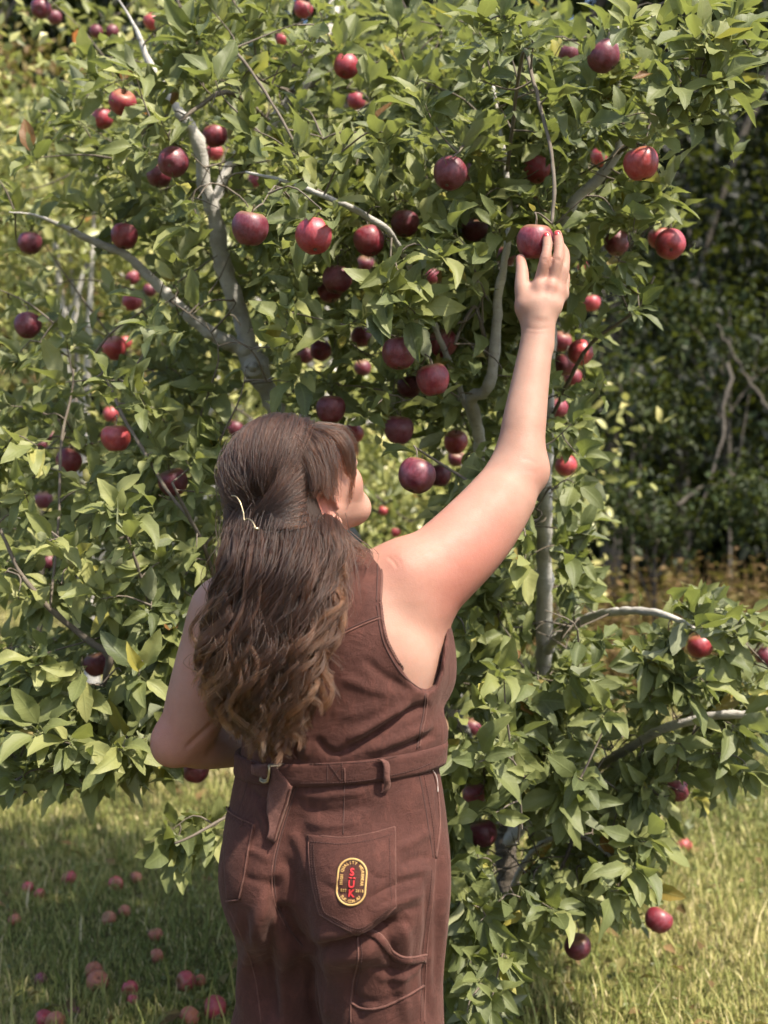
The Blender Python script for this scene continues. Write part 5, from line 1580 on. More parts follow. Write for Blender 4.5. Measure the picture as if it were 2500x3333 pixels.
# ================================================================== APPLES: where they hang (x, y, radius in 1659-pixel-wide photograph), label
Q = 2500 / 1659.0
HELD = (1741 / Q, 786 / Q, 39.5, 'deep red apple under the painted fingertips of the reaching hand')
APPLES = [
 (265, 222, 30, 'sunlit red apple of the pair high up beside the orange-brown background tree'),
 (222, 256, 23, 'smaller shaded red apple tucked behind the sunlit one of the high pair'),
 (374, 350, 33, 'dark maroon apple showing its blossom end, front one of a pair over the pale limb'),
 (343, 380, 27, 'dark apple half hidden behind the maroon one above the pale forked limb'),
 (465, 293, 27, 'red apple under a round yellow-green leaf at the top of the pale limb'),
 (463, 330, 19, 'pink sunlit apple just below the apple with the round leaf on it'),
 (748, 143, 28, 'bright red apple high in the crown with a leaf across its lower right'),
 (770, 218, 20, 'dusky apple in deep shade below the bright red one high in the crown'),
 (655, 20, 21, 'bright red apple cut by the upper edge beside a pale bare twig'),
 (610, 85, 14, 'small pink apple blurred among leaves below the apple at the upper edge'),
 (328, 47, 18, 'pink apple near the upper edge above the sunlit pair'),
 (208, 68, 15, 'small purple apple, left one of two dusky ones high up near the brown tree'),
 (243, 68, 14, 'small purple apple, right one of two dusky ones high up near the brown tree'),
 (88, 18, 22, 'dark red apple in the topmost corner cluster against the shaded woods'),
 (118, 38, 16, 'small dark apple hanging lowest in the topmost corner cluster'),
 (269, 510, 29, 'red apple at the end of the long pale limb that leans out from the fork'),
 (540, 493, 40, 'large dark red apple hanging just right of the pale limb'),
 (678, 510, 40, 'large red apple with a bright highlight and a stem notch, mid crown'),
 (797, 520, 33, 'red apple with a yellow patch on its shoulder'),
 (875, 483, 31, 'dark glossy apple at the tip of the sloping grey branch'),
 (790, 570, 19, 'small shaded apple peeping out under the yellow-patched one'),
 (728, 604, 32, 'red apple of a hanging pair, partly covered by a broad dark leaf'),
 (713, 628, 27, 'lower apple of the hanging pair, behind the one with the broad leaf'),
 (693, 757, 24, 'apple showing its blossom end, right one of a small pair above the hair'),
 (659, 767, 20, 'darker left one of a small pair of apples above the hair'),
 (862, 763, 37, 'large dark red apple hanging in the middle of the shaded crown'),
 (957, 741, 31, 'red apple beside the bare side shoot of the bent grey stem'),
 (935, 820, 36, 'large red apple below and right of the biggest mid-crown apple'),
 (884, 835, 27, 'shaded apple half behind a leaf between two large mid-crown apples'),
 (780, 728, 23, 'reddish apple mostly covered by leaves above the mid-crown group'),
 (783, 795, 19, 'small shaded apple left of the largest mid-crown apple'),
 (714, 884, 32, 'dark apple just above the top of the head'),
 (763, 937, 23, 'pink-red apple touching the outline of the fringe'),
 (862, 928, 32, 'dark red apple with a leaf over its right edge, right of the forehead'),
 (984, 955, 26, 'dull brownish-purple apple near a withered orange leaf'),
 (900, 1027, 41, 'large bloom-dusted purple apple level with the nose'),
 (950, 1027, 25, 'red apple behind the large bloom-dusted purple one'),
 (985, 990, 19, 'small shaded red apple between the purple one and the arm'),
 (1025, 496, 29, 'purple-red apple with a ragged leaf bite at its right, left of the reached-for one'),
 (1095, 553, 23, 'dark red apple behind the thumb of the reaching hand'),
 (933, 597, 17, 'small red apple in the shade above the bent grey stem'),
 (972, 375, 37, 'very dark red apple deep in shade near the middle top'),
 (998, 372, 24, 'dark apple pressed against the very dark one near the middle top'),
 (1160, 367, 29, 'orange-tinged red apple beside the thin hanging shoot'),
 (1385, 353, 38, 'large rosy apple standing out against the dark woods'),
 (1297, 340, 21, 'small pink apple left of the large rosy one'),
 (1333, 525, 28, 'dusky purple apple half covered by a wavy leaf right of the hand'),
 (1448, 528, 33, 'bright red apple showing its blossom end, farthest out against the dark woods'),
 (1424, 514, 24, 'dull apple tucked behind the bright one farthest out'),
 (1305, 122, 36, 'purple apple high up behind a pale bare twig'),
 (1228, 115, 23, 'small red apple left of the high purple one'),
 (1278, 655, 19, 'pinkish-red apple between the wrist and the dark woods'),
 (1213, 738, 22, 'red apple half hidden by the forearm in a cluster of four'),
 (1254, 762, 28, 'front rosy apple showing its blossom end in a cluster of four beside the forearm'),
 (1222, 787, 26, 'shaded apple at the back of the cluster of four beside the forearm'),
 (1237, 814, 20, 'lowest apple of the cluster of four beside the forearm'),
 (1203, 882, 24, 'red apple cut by the edge of the forearm below the cluster'),
 (1223, 1006, 24, 'pink-red apple with leaves across it beside the elbow'),
 (250, 946, 32, 'rosy apple with a large curled leaf under it, left of the head'),
 (148, 996, 28, 'red apple with a leaf below it, hanging under two small ones'),
 (374, 1042, 32, 'dark maroon apple with a leaf tip across it, left of the hair clip'),
 (108, 943, 14, 'small dark apple, upper one of two above the leaf-backed red apple'),
 (92, 960, 12, 'small dark apple, lower one of two above the leaf-backed red apple'),
 (240, 895, 17, 'small shaded apple just above the rosy one left of the head'),
 (247, 752, 26, 'pinkish apple of a blurred pair below the long pale limb'),
 (270, 740, 15, 'small apple tucked behind the pinkish one below the long pale limb'),
 (60, 703, 29, 'dark red apple behind a hanging leaf at the far side of the crown'),
 (285, 652, 21, 'glowing red apple close under the long pale limb'),
 (287, 600, 16, 'small red apple at the lower side of the pale limb end'),
 (323, 627, 15, 'small dull apple in shade beneath the pale limb'),
 (65, 525, 26, 'dusky apple half covered by leaves at the far side, high'),
 (208, 1435, 27, 'dark red apple hanging under the joint of a low dark branch'),
 (422, 1663, 30, 'dark red apple hanging below the bent elbow'),
 (328, 1580, 14, 'dark apple showing beside the bent elbow'),
 (95, 1080, 20, 'dark apple covered by leaves over the low left branches'),
 (105, 1212, 16, 'dark red apple deep in leaves beside the low dark branch'),
 (1513, 1395, 28, 'vivid red apple at the tip of the arching right branch'),
 (1654, 1418, 22, 'purple apple cut by the side edge near the arching branch'),
 (1422, 1987, 30, 'red apple hanging low with a pale dead leaf behind it'),
 (1248, 2045, 29, 'dark apple almost covered by a leaf, hanging lowest on the right'),
 (1043, 1800, 31, 'red apple beside the hip with a dark leaf over its top'),
 (1025, 1715, 27, 'red apple beside the belt with an upright leaf across it'),
 (1462, 1705, 28, 'dark apple wrapped in shaded leaves under the lower right branch'),
 (1478, 1828, 17, 'pale pink apple half hidden above the low hanging red one'),
 (1020, 1570, 21, 'dark apple under a red-tinged leaf beside the waist'),
 (957, 1535, 13, 'small red apple touching the side of the top'),
 (1190, 2155, 19, 'small orange-red apple hanging near the grass beside the leg'),
 (508, 925, 18, 'dark apple behind leaves left of the crown of the head'),
 (550, 390, 16, 'small red apple among leaves right of the pale limb top'),
 (828, 1103, 11, 'small pink apple seen between face and raised arm'),
 (855, 1150, 11, 'small pink apple above the shoulder of the raised arm'),
 (1258, 575, 11, 'tiny pink apple just right of the fingers'),
]
FALLEN = [
 (145, 1893, 15, 'sunlit red windfall lying farthest back in the grass'),
 (246, 1903, 15, 'pink windfall in the grass, left one of a far pair'),
 (291, 1888, 13, 'orange-red windfall in the grass, right one of a far pair'),
 (56, 1912, 12, 'pinkish windfall far back near the picture side'),
 (82, 1925, 11, 'small pink windfall beside the one far back near the side'),
 (232, 1983, 15, 'orange windfall standing out in shaded grass'),
 (266, 1966, 13, 'dull windfall just behind the orange one in shaded grass'),
 (333, 2020, 15, 'peach-coloured rotting windfall in the middle of the grass'),
 (336, 2068, 15, 'purplish windfall sunk in grass below the peach-coloured one'),
 (27, 1978, 13, 'brownish windfall in the shade at the side of the grass'),
 (205, 2124, 23, 'orange-brown rotten windfall in front of a purple one'),
 (198, 2098, 18, 'purple windfall behind the orange-brown rotten one'),
 (277, 2140, 17, 'dull purple windfall beside a small bright red one'),
 (284, 2162, 12, 'small bright red windfall half buried in grass'),
 (398, 2128, 22, 'purple-red windfall near the leg with a pale scrap beside it'),
 (430, 2122, 13, 'pinkish broken windfall touching the purple-red one near the leg'),
 (460, 2188, 26, 'shiny dark red windfall closest to the trouser leg'),
 (406, 2206, 22, 'red windfall with a pale rotten side at the lower edge'),
 (88, 2200, 20, 'bright red windfall, left of two touching at the lower edge'),
 (114, 2206, 21, 'orange-red windfall, right of two touching at the lower edge'),
 (155, 2186, 14, 'dull small windfall right of the touching two'),
 (84, 2110, 14, 'greyish-purple windfall lying alone in shaded grass'),
]
APX = []                                # x, y, r (photograph pixels), depth, label
R_APPLE = .0365
for x, y, r, lab in APPLES:
    x, y, r = x * Q, y * Q, r * Q
    d = float(np.clip(FPX * R_APPLE / r, 2.38, 5.2))
    APX.append([x, y, r, d, lab])
hx, hy, hr_, hl = HELD
APX.append([hx * Q, hy * Q, hr_ * Q, 2.273, hl])

# ================================================================== MAIN APPLE TREE
# limbs traced as pixel, pixel, depth, width in pixels; lead-in points run to the trunk
LIMBS = {
 'trunk': [(1672, 3115, 3.95, 104), (1665, 3032, 3.95, 80), (1652, 2847, 3.95, 74), (1645, 2714, 3.95, 72), (1628, 2560, 3.93, 66), (1622, 2400, 3.90, 58)],
 'leader': [(1640, 2600, 3.93, 56), (1625, 2400, 3.88, 50), (1618, 2245, 3.80, 46), (1622, 2060, 3.7, 44), (1596, 1880, 3.55, 42), (1572, 1640, 3.35, 40), (1556, 1400, 3.12, 40), (1532, 1300, 3.02, 42), (1572, 1275, 2.98, 38), (1600, 1225, 2.94, 36), (1613, 1080, 2.88, 33), (1622, 960, 2.84, 30), (1642, 850, 2.80, 26), (1660, 700, 2.78, 22), (1640, 500, 2.8, 16), (1600, 250, 2.85, 10)],
 'right_stem': [(1648, 2760, 3.95, 52), (1700, 2620, 3.9, 50), (1752, 2420, 3.85, 50), (1770, 2178, 3.78, 52), (1771, 1950, 3.65, 52), (1771, 1714, 3.5, 52), (1776, 1500, 3.35, 48), (1785, 1250, 3.2, 44), (1800, 950, 3.08, 42), (1853, 686, 3.0, 36), (1951, 580, 2.95, 34), (2010, 500, 2.92, 30), (2024, 400, 2.9, 26), (2020, 286, 2.9, 24), (2005, 150, 2.9, 16), (2020, 0, 2.9, 10)],
 'left_limb': [(1640, 2700, 3.95, 60), (1480, 2350, 3.9, 62), (1250, 1950, 3.8, 64), (1020, 1560, 3.68, 64), (880, 1290, 3.58, 66), (851, 1236, 3.55, 68), (814, 1165, 3.52, 74), (799, 1085, 3.5, 62), (761, 965, 3.46, 58), (723, 844, 3.42, 56), (700, 716, 3.38, 52), (663, 588, 3.34, 46), (640, 450, 3.3, 40), (560, 330, 3.3, 34), (490, 215, 3.3, 26), (450, 110, 3.3, 16), (400, 20, 3.3, 7), (340, -60, 3.3, 3)],
 'long_limb': [(806, 1140, 3.5, 50), (761, 1123, 3.48, 50), (700, 1092, 3.44, 46), (656, 1063, 3.42, 42), (573, 987, 3.38, 36), (482, 897, 3.33, 32), (407, 829, 3.3, 28), (300, 784, 3.28, 24), (205, 736, 3.25, 16), (110, 700, 3.2, 8), (30, 690, 3.15, 4)],
 'high_limb': [(690, 680, 3.37, 34), (760, 520, 3.4, 34), (880, 400, 3.45, 40), (965, 301, 3.5, 46), (1030, 180, 3.55, 46), (1078, 75, 3.6, 46), (1090, -60, 3.65, 40)],
 'arching_limb': [(1780, 2120, 3.7, 34), (1800, 2090, 3.6, 32), (1860, 2040, 3.4, 30), (1930, 2006, 3.25, 28), (2030, 1989, 3.1, 27), (2129, 1993, 3.0, 25), (2216, 2022, 2.92, 18), (2330, 2090, 2.85, 12), (2440, 2130, 2.8, 8)],
 'low_right_limb': [(1652, 2740, 3.93, 40), (1760, 2640, 3.75, 36), (1880, 2545, 3.5, 33), (1983, 2475, 3.3, 31), (2037, 2442, 3.22, 30), (2163, 2370, 3.1, 29), (2328, 2330, 3.0, 28), (2434, 2323, 2.95, 26), (2560, 2300, 2.9, 20)],
 'low_shoot': [(1648, 2990, 3.93, 22), (1668, 2890, 3.7, 20), (1712, 2800, 3.45, 19), (1771, 2741, 3.25, 18), (1850, 2722, 3.1, 18), (1904, 2727, 3.0, 17), (1964, 2767, 2.92, 13), (2040, 2840, 2.85, 9)],
 'short_spur': [(1866, 2725, 3.08, 16), (1846, 2780, 3.04, 14), (1818, 2847, 3.0, 10)],
 'sloping_branch': [(1556, 1420, 3.14, 22), (1450, 1150, 3.0, 20), (1350, 900, 2.85, 20), (1270, 760, 2.7, 20), (1236, 730, 2.68, 20), (1150, 680, 2.66, 20), (1034, 629, 2.65, 17), (930, 590, 2.65, 12), (800, 560, 2.7, 8)],
 'bare_twig': [(880, 400, 3.45, 16), (800, 330, 3.2, 16), (723, 301, 3.0, 17), (648, 347, 2.95, 16), (588, 392, 2.92, 12), (540, 450, 2.9, 8)],
 'side_shoot': [(1600, 1200, 2.93, 15), (1575, 1090, 2.9, 14), (1545, 1000, 2.88, 13), (1500, 1070, 2.85, 11), (1480, 1120, 2.83, 8)],
 'hanging_shoot': [(1650, 560, 2.79, 12), (1700, 180, 2.55, 13), (1735, 260, 2.46, 13), (1762, 362, 2.42, 13), (1792, 482, 2.38, 13), (1804, 603, 2.35, 13), (1800, 690, 2.34, 12), (1796, 728, 2.33, 10)],
 'dark_twig': [(965, 301, 3.5, 10), (850, 260, 3.0, 9), (760, 160, 2.8, 9), (814, 226, 2.75, 10), (919, 392, 2.7, 10), (980, 512, 2.68, 8)],
 'low_left_limb': [(1470, 2330, 3.9, 34), (1150, 2310, 3.6, 32), (800, 2290, 3.3, 30), (560, 2280, 3.0, 26), (440, 2260, 2.85, 24), (347, 2226, 2.75, 24), (358, 2135, 2.72, 24), (304, 2096, 2.72, 22), (249, 2053, 2.72, 20), (163, 1982, 2.7, 18), (65, 1863, 2.7, 14), (22, 1770, 2.7, 12), (-40, 1650, 2.7, 9)],
 'left_twig': [(440, 2262, 2.85, 12), (500, 2050, 2.7, 12), (483, 1955, 2.65, 12), (434, 1803, 2.6, 11), (407, 1727, 2.58, 9), (385, 1640, 2.56, 7)],
 'left_shoot': [(800, 2290, 3.3, 16), (740, 2050, 3.0, 15), (678, 1819, 2.8, 15), (624, 1700, 2.72, 14), (586, 1624, 2.68, 12), (560, 1570, 2.66, 8)],
 'steep_twig': [(620, 1690, 2.73, 12), (540, 1590, 2.75, 12), (477, 1483, 2.8, 13), (401, 1358, 2.85, 13), (369, 1282, 2.88, 11), (310, 1150, 2.9, 8)],
 'far_twig': [(163, 1982, 2.7, 9), (190, 1700, 2.9, 9), (200, 1440, 3.0, 10), (233, 1283, 3.05, 8), (240, 1200, 3.05, 6)],
 'low_branch': [(560, 2280, 3.0, 16), (520, 2420, 2.85, 15), (400, 2490, 2.75, 14), (241, 2546, 2.65, 13), (125, 2570, 2.6, 11), (0, 2589, 2.58, 9)],
 'low_sprig': [(900, 2300, 3.4, 14), (860, 2560, 2.9, 13), (780, 2650, 2.7, 12), (723, 2666, 2.6, 11), (622, 2724, 2.55, 10), (569, 2744, 2.53, 8)],
 'right_twig': [(2010, 500, 2.92, 14), (2120, 420, 2.7, 12), (2200, 320, 2.5, 12), (2260, 200, 2.4, 10), (2320, 90, 2.35, 8)],
 'outer_twig': [(1776, 1400, 3.3, 14), (1900, 1150, 3.0, 13), (2000, 1060, 2.9, 11), (2070, 1010, 2.85, 9), (2130, 900, 2.8, 8)],
}
tree = empty('apple_tree', at(1668, 3108, 3.95) * [1, 1, 0])
tag(tree, 'laden apple tree in front of the woman, grey multi-stemmed trunk', 'tree', 'orchard apple trees')
TP = np.array(tree.location)
tg = np.random.default_rng(23)
SK = []                     # skeleton points: xyz, radius
LIMB_PX = []                # for keeping traced limbs in view
for nm, pts in LIMBS.items():
    P = np.array([[*at(x, y, d), w / FPX * d / 2] for x, y, d, w in pts])
    n = max(16, int(len(pts) * 7))
    C = spline(P, n); r = np.clip(C[:, 3], .002, None)
    if nm == 'trunk': C[0, 2] = -.03
    # knuckles and swellings along the wood
    sw = 1 + .07 * np.sin(np.arange(n) * 1.7 + tg.uniform(0, 6)) + .05 * tg.normal(0, 1, n)
    if nm == 'left_limb': sw = sw + .35 * np.exp(-((C[:, 2] - at(820, 1190, 3.53)[2]) / .022)**2)
    r = r * sw
    C[:, :3] += tg.normal(0, .08, (n, 3)) * r[:, None]
    V, F = tube(C[:, :3], r, 14 if r.max() > .012 else 8)
    tadd('trunk' if nm == 'trunk' else 'limb', mesh_np(nm, V, F), M_BARK_T if nm == 'trunk' else (M_TWIG if nm in ('low_left_limb', 'low_branch', 'left_shoot') else M_BARK if r.max() > .009 else M_TWIG), tree)
    SK += [(*c[:3], rr) for c, rr in zip(C, r)]
    LIMB_PX.append(np.c_[np.array(pix(C[:, :3])).T, C[:, 1], r / C[:, 1] * FPX])
LIMB_PX = np.concatenate(LIMB_PX)
# the pruned knot on the pale limb
kn = at(826, 1197, 3.50)
V, F = tube(np.array([kn + [0.0, .02, 0], kn + [0, -.012, 0], kn + [0, -.020, 0], kn + [0, -.022, 0], kn + [0, -.014, 0]]), np.array([.030, .030, .026, .016, .006]), 14)
tadd('knot', mesh_np('knot', V, F), M_BARK, tree)

# shoot tips that carry leaf rosettes: regions as pixel ellipse, depth range, count
REG = [
 (1100, 330, 950, 420, 2.75, 4.3, 430), (1150, 900, 620, 450, 2.62, 4.1, 310), (330, 1500, 420, 560, 2.55, 4.1, 210),
 (330, 2260, 400, 250, 2.55, 3.6, 110), (1640, 2080, 250, 560, 2.65, 4.0, 250), (1800, 2620, 340, 470, 2.7, 3.8, 240),
 (2330, 2190, 280, 190, 2.6, 3.4, 66), (1850, 520, 330, 480, 2.6, 3.8, 180), (250, 750, 380, 520, 2.9, 4.6, 80),
 (2180, 2480, 280, 130, 2.7, 3.3, 40), (1640, 1250, 300, 500, 2.7, 3.9, 110), (2280, 190, 240, 190, 2.2, 3.0, 20), (1960, 900, 190, 400, 2.75, 3.4, 26),
 (60, 2500, 200, 90, 2.5, 3.0, 12), (420, 2420, 220, 90, 2.6, 3.1, 18), (1580, 3200, 120, 190, 2.75, 3.5, 46), (2000, 2880, 170, 130, 2.7, 3.2, 20), (1850, 1750, 120, 300, 2.9, 3.6, 12), (1640, 2960, 170, 260, 2.6, 3.5, 46)]
NEAR = [  # prominent clusters: x, y, depth
 (1665, 2790, 2.8), (1640, 2890, 2.75), (1700, 2860, 2.8), (1630, 2980, 2.75), (1690, 2960, 2.8), (1610, 2830, 2.75),
 (1300, 900, 2.46), (1240, 960, 2.48), (1330, 1000, 2.5), (1290, 850, 2.5), (1180, 1060, 2.6), (610, 1600, 2.5), (390, 1680, 2.45), (350, 1640, 2.5), (420, 1760, 2.46), (520, 1830, 2.5), (550, 2040, 2.42), (520, 2080, 2.45), (560, 1990, 2.45), (640, 1780, 2.5),
 (1600, 2320, 2.45), (1640, 2200, 2.5), (1560, 2480, 2.45), (1720, 2520, 2.5), (1660, 2420, 2.5), (1900, 2540, 2.6), (1960, 2330, 2.6), (1700, 2700, 2.55), (1590, 2660, 2.5), (2060, 2820, 2.6), (2120, 2890, 2.6), (1990, 2900, 2.6), (1800, 2960, 2.6),
 (1560, 3200, 2.5), (1600, 3260, 2.5), (1520, 3300, 2.45), (1650, 3120, 2.55), (570, 2745, 2.53), (560, 2700, 2.53), (600, 2780, 2.55), (690, 2700, 2.58), (1420, 420, 2.5), (1380, 330, 2.5), (1460, 520, 2.5), (1560, 260, 2.45), (1640, 60, 2.4), (1560, 90, 2.4), (1720, 120, 2.4), (1800, 300, 2.4),
 (1850, 1800, 2.9), (1880, 1740, 2.95), (1830, 1760, 2.9), (2250, 2040, 2.7), (2330, 2010, 2.7), (2400, 2060, 2.7), (2280, 1960, 2.75), (2440, 2000, 2.7), (2340, 2120, 2.7), (2150, 200, 2.3), (2280, 110, 2.25), (2330, 260, 2.25), (2200, 330, 2.3), (2060, 80, 2.35),
 (1930, 620, 2.6), (2000, 690, 2.6), (2060, 760, 2.65), (2150, 640, 2.7), (2100, 520, 2.6), (1900, 400, 2.5), (1960, 900, 2.7), (2080, 1000, 2.7), (1860, 1380, 2.75), (1880, 1480, 2.75), (1850, 1260, 2.8), (230, 2420, 2.5), (300, 2460, 2.5), (400, 2440, 2.5), (120, 2380, 2.5), (60, 2540, 2.52), (200, 2520, 2.52), (330, 2500, 2.52), (470, 2400, 2.52),
 (2180, 2420, 2.75), (2280, 2450, 2.75), (2100, 2560, 2.8), (2230, 2580, 2.8), (2390, 2400, 2.8), (1250, 430, 2.5), (1120, 470, 2.55), (820, 420, 2.6), (700, 260, 2.6), (880, 600, 2.55), (1000, 720, 2.55), (1480, 760, 2.55), (1420, 820, 2.5), (1560, 840, 2.55), (940, 1080, 2.55), (880, 1130, 2.6), (920, 1010, 2.6), (450, 480, 2.7), (560, 560, 2.7), (120, 1450, 2.6), (80, 1600, 2.55), (160, 1760, 2.5), (60, 1950, 2.55), (200, 1900, 2.55), (330, 1950, 2.55), (250, 2180, 2.55), (450, 2200, 2.5), (120, 2150, 2.55)]
C, A, kind = [], [], []
ctr = at(1350, 1500, 3.7)
def clear_of_person(x, y, d):
    if 430 < x < 1520 and y > 1290 and d < 2.62: 
        return x < 520 and d > 2.42 and y < 2500
    if 1230 < x < 1880 and 680 < y < 2050 and d < 2.44: return False
    if 1430 < x < 1560 and y > 2050 and d < 2.40: return False
    return True
for (x, y, d) in NEAR:
    if not clear_of_person(x, y, d): d = 2.66
    C.append(at(x, y, d)); v = at(x, y, d) - ctr; v /= np.linalg.norm(v)
    A.append(v * .5 + np.array([tg.normal(0, .25), -.75, tg.uniform(-.1, .55)]))
for cx, cy, rx, ry, d0, d1, n in REG:
    k = 0
    while k < n:
        a = tg.uniform(0, 6.283); q = math.sqrt(tg.random()); x = cx + rx * q * math.cos(a); y = cy + ry * q * math.sin(a)
        d = d0 + (d1 - d0) * tg.random()
        k += 1
        if not clear_of_person(x, y, d): continue
        if x > 2110 and 420 < y < 1880: continue              # the woods show here
        if x > 1900 + max(0, (1000 - y)) * .5 and 760 < y < 1900 and tg.random() < .75: continue
        if x < 480 and y < 1350 and tg.random() < .5: continue
        if y > 2560 and x < 900: continue
        if y > 2950 and x > 1750: continue
        if y > 2420 and d > 3.3 and tg.random() < .6: continue
        if x < 1000 and y > 2330 and d > 3.0: continue
        C.append(at(x, y, d)); v = at(x, y, d) - ctr; v /= np.linalg.norm(v)
        A.append(v * .8 + np.array([tg.normal(0, .4), -.25 + tg.normal(0, .4), tg.uniform(-.3, .7)]))
for x, y, r, d, lab in APX:
    ra = r / FPX * d
    C.append(at(x, y, d) + np.array([tg.normal(0, .012), .02 + tg.normal(0, .01), ra * 1.0 + .022])); A.append(np.array([tg.normal(0, .6), -.3 + tg.normal(0, .4), .8]))
C = np.array(C); A = np.array(A)
# side whorls lower on the same shoots
lp, ld, lu_, ls = rosette_leaves(C, A, (6, 11), tg, .074)
# scattered leaves along the shoots
lp2, ld2, lu2, ls2 = rosette_leaves(C - A / np.linalg.norm(A, axis=1)[:, None] * .09 + tg.normal(0, .015, C.shape), A, (2, 5), tg, .068)
lp = np.concatenate([lp, lp2]); ld = np.concatenate([ld, ld2]); lu_ = np.concatenate([lu_, lu2]); ls = np.concatenate([ls, ls2])
# keep apples and traced limbs in view, and leaves off the person
mid = lp + ld * ls[:, None] * .5; tip = lp + ld * ls[:, None]
keep = np.ones(len(lp), bool)
mx_, my_ = pix(mid); tx_, ty_ = pix(tip); bx_, by_ = pix(lp)
for x, y, r, d, lab in APX:
    held = 'fingertips' in lab
    for X_, Y_ in ((mx_, my_), (tx_, ty_), (bx_, by_)):
        near = np.hypot(X_ - x, Y_ - y)
        lim = r * (1.25 if held else (1.15 if r < 53 else .95))
        keep &= ~((near < lim) & (mid[:, 1] < d + .03))
        P3 = at(x, y, d)
    c3 = at(x, y, d)
    for PP_ in (mid, tip, lp):
        keep &= np.linalg.norm(PP_ - c3, axis=1) > r / FPX * d * 1.02
bx0 = np.array([(640, 560, 900, 1260), (380, 800, 820, 1150), (1500, 830, 1680, 1420), (1740, 1480, 1800, 2190), (1830, 480, 2050, 700), (1790, 1960, 2240, 2120), (1020, 610, 1260, 760), (560, 280, 740, 400), (1680, 180, 1830, 740), (40, 1800, 380, 2240), (560, 1600, 690, 1840), (1630, 2700, 1990, 2900), (1960, 2300, 2460, 2500)], float)
inb = np.zeros(len(LIMB_PX), bool)
for q in bx0: inb |= (LIMB_PX[:, 0] > q[0]) & (LIMB_PX[:, 0] < q[2]) & (LIMB_PX[:, 1] > q[1]) & (LIMB_PX[:, 1] < q[3])
lk = LIMB_PX[inb]
kd = KDTree(len(lk))
for i, q in enumerate(lk): kd.insert((q[0], q[1], 0), i)
kd.balance()
for i in np.where(keep)[0]:
    for X_, Y_ in ((mx_[i], my_[i]), (tx_[i], ty_[i]), (bx_[i], by_[i])):
        for co, j, dist in kd.find_n((X_, Y_, 0), 3):
            if dist < lk[j, 3] * 1.0 + 14 and mid[i, 1] < lk[j, 2] + .02 and tg.random() < .78:
                keep[i] = False; break
for x_, y_, p_ in ((mx_, my_, mid), (tx_, ty_, tip), (bx_, by_, lp)):
    inside = ((x_ > 500) & (x_ < 1480) & (y_ > 1330) & (p_[:, 1] < 2.5)) | ((x_ > 1240) & (x_ < 1870) & (y_ > 700) & (y_ < 2060) & (p_[:, 1] < 2.36))
    keep &= ~inside
    keep &= ~((x_ > 1560) & (x_ < 1840) & (y_ > 690) & (y_ < 960) & (p_[:, 1] < 2.42))
lp, ld, lu_, ls = lp[keep], ld[keep], lu_[keep], ls[keep]
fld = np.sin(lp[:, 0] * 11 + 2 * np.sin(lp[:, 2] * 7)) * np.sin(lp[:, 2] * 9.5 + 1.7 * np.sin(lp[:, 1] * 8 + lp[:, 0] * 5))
tint = np.clip(tg.normal(.43, .14, len(lp)) + .17 * fld + .10 * np.clip(-lp[:, 0], -.4, 1.0), 0, .88)  # patchy leaf tone, paler to the left: sunlight put into the colour
tint = np.where(tg.random(len(lp)) < .02, tg.uniform(.9, .97, len(lp)), tint)
tint = np.where(tg.random(len(lp)) < .004, 1.0, tint)
# clusters whose leaves are turned over and show the pale underside
mx_, my_ = pix(lp + ld * ls[:, None] * .5)
pale = (((mx_ > 2170) & (mx_ < 2480) & (my_ > 1930) & (my_ < 2140)) | ((mx_ > 1790) & (mx_ < 1930) & (my_ > 1690) & (my_ < 1830)) | ((mx_ > 900) & (mx_ < 1010) & (my_ > 1030) & (my_ < 1130))) & (lp[:, 1] < 3.0) & (tg.random(len(lp)) < .75)
lu_[pale] = -lu_[pale]
# the 300 leaves that show largest are separate pieces
mx_, my_ = pix(lp + ld * ls[:, None] * .5)
infr = (mx_ > 20) & (mx_ < 2480) & (my_ > 20) & (my_ < 3310)
hid = ((mx_ > 640) & (mx_ < 1470) & (my_ > 1700)) | ((mx_ > 740) & (mx_ < 1180) & (my_ > 1380))
score = np.where(infr & ~hid, ls / lp[:, 1], 0) * (.4 + np.abs(frames_from(ld, lu_)[:, 1, 2]))
order = np.argsort(-score); big = order[:300]; rest = order[300:]
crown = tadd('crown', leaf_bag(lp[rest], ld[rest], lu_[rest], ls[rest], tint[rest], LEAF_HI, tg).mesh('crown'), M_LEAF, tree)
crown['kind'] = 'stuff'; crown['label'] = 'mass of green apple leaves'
LEAFM = {}
Mf = frames_from(ld, lu_)
for i in big:
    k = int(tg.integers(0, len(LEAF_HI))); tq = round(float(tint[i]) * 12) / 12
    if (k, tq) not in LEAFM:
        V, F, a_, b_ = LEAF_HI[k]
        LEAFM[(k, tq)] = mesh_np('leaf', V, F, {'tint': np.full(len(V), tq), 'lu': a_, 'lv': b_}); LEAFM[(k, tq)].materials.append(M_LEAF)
    o = bpy.data.objects.new('leaf', LEAFM[(k, tq)]); COL.objects.link(o)
    o.parent = tree
    M4 = Matrix([[*(Mf[i][r_] * ls[i]), lp[i][r_] - TP[r_]] for r_ in range(3)] + [[0, 0, 0, 1]])
    o.matrix_local = M4

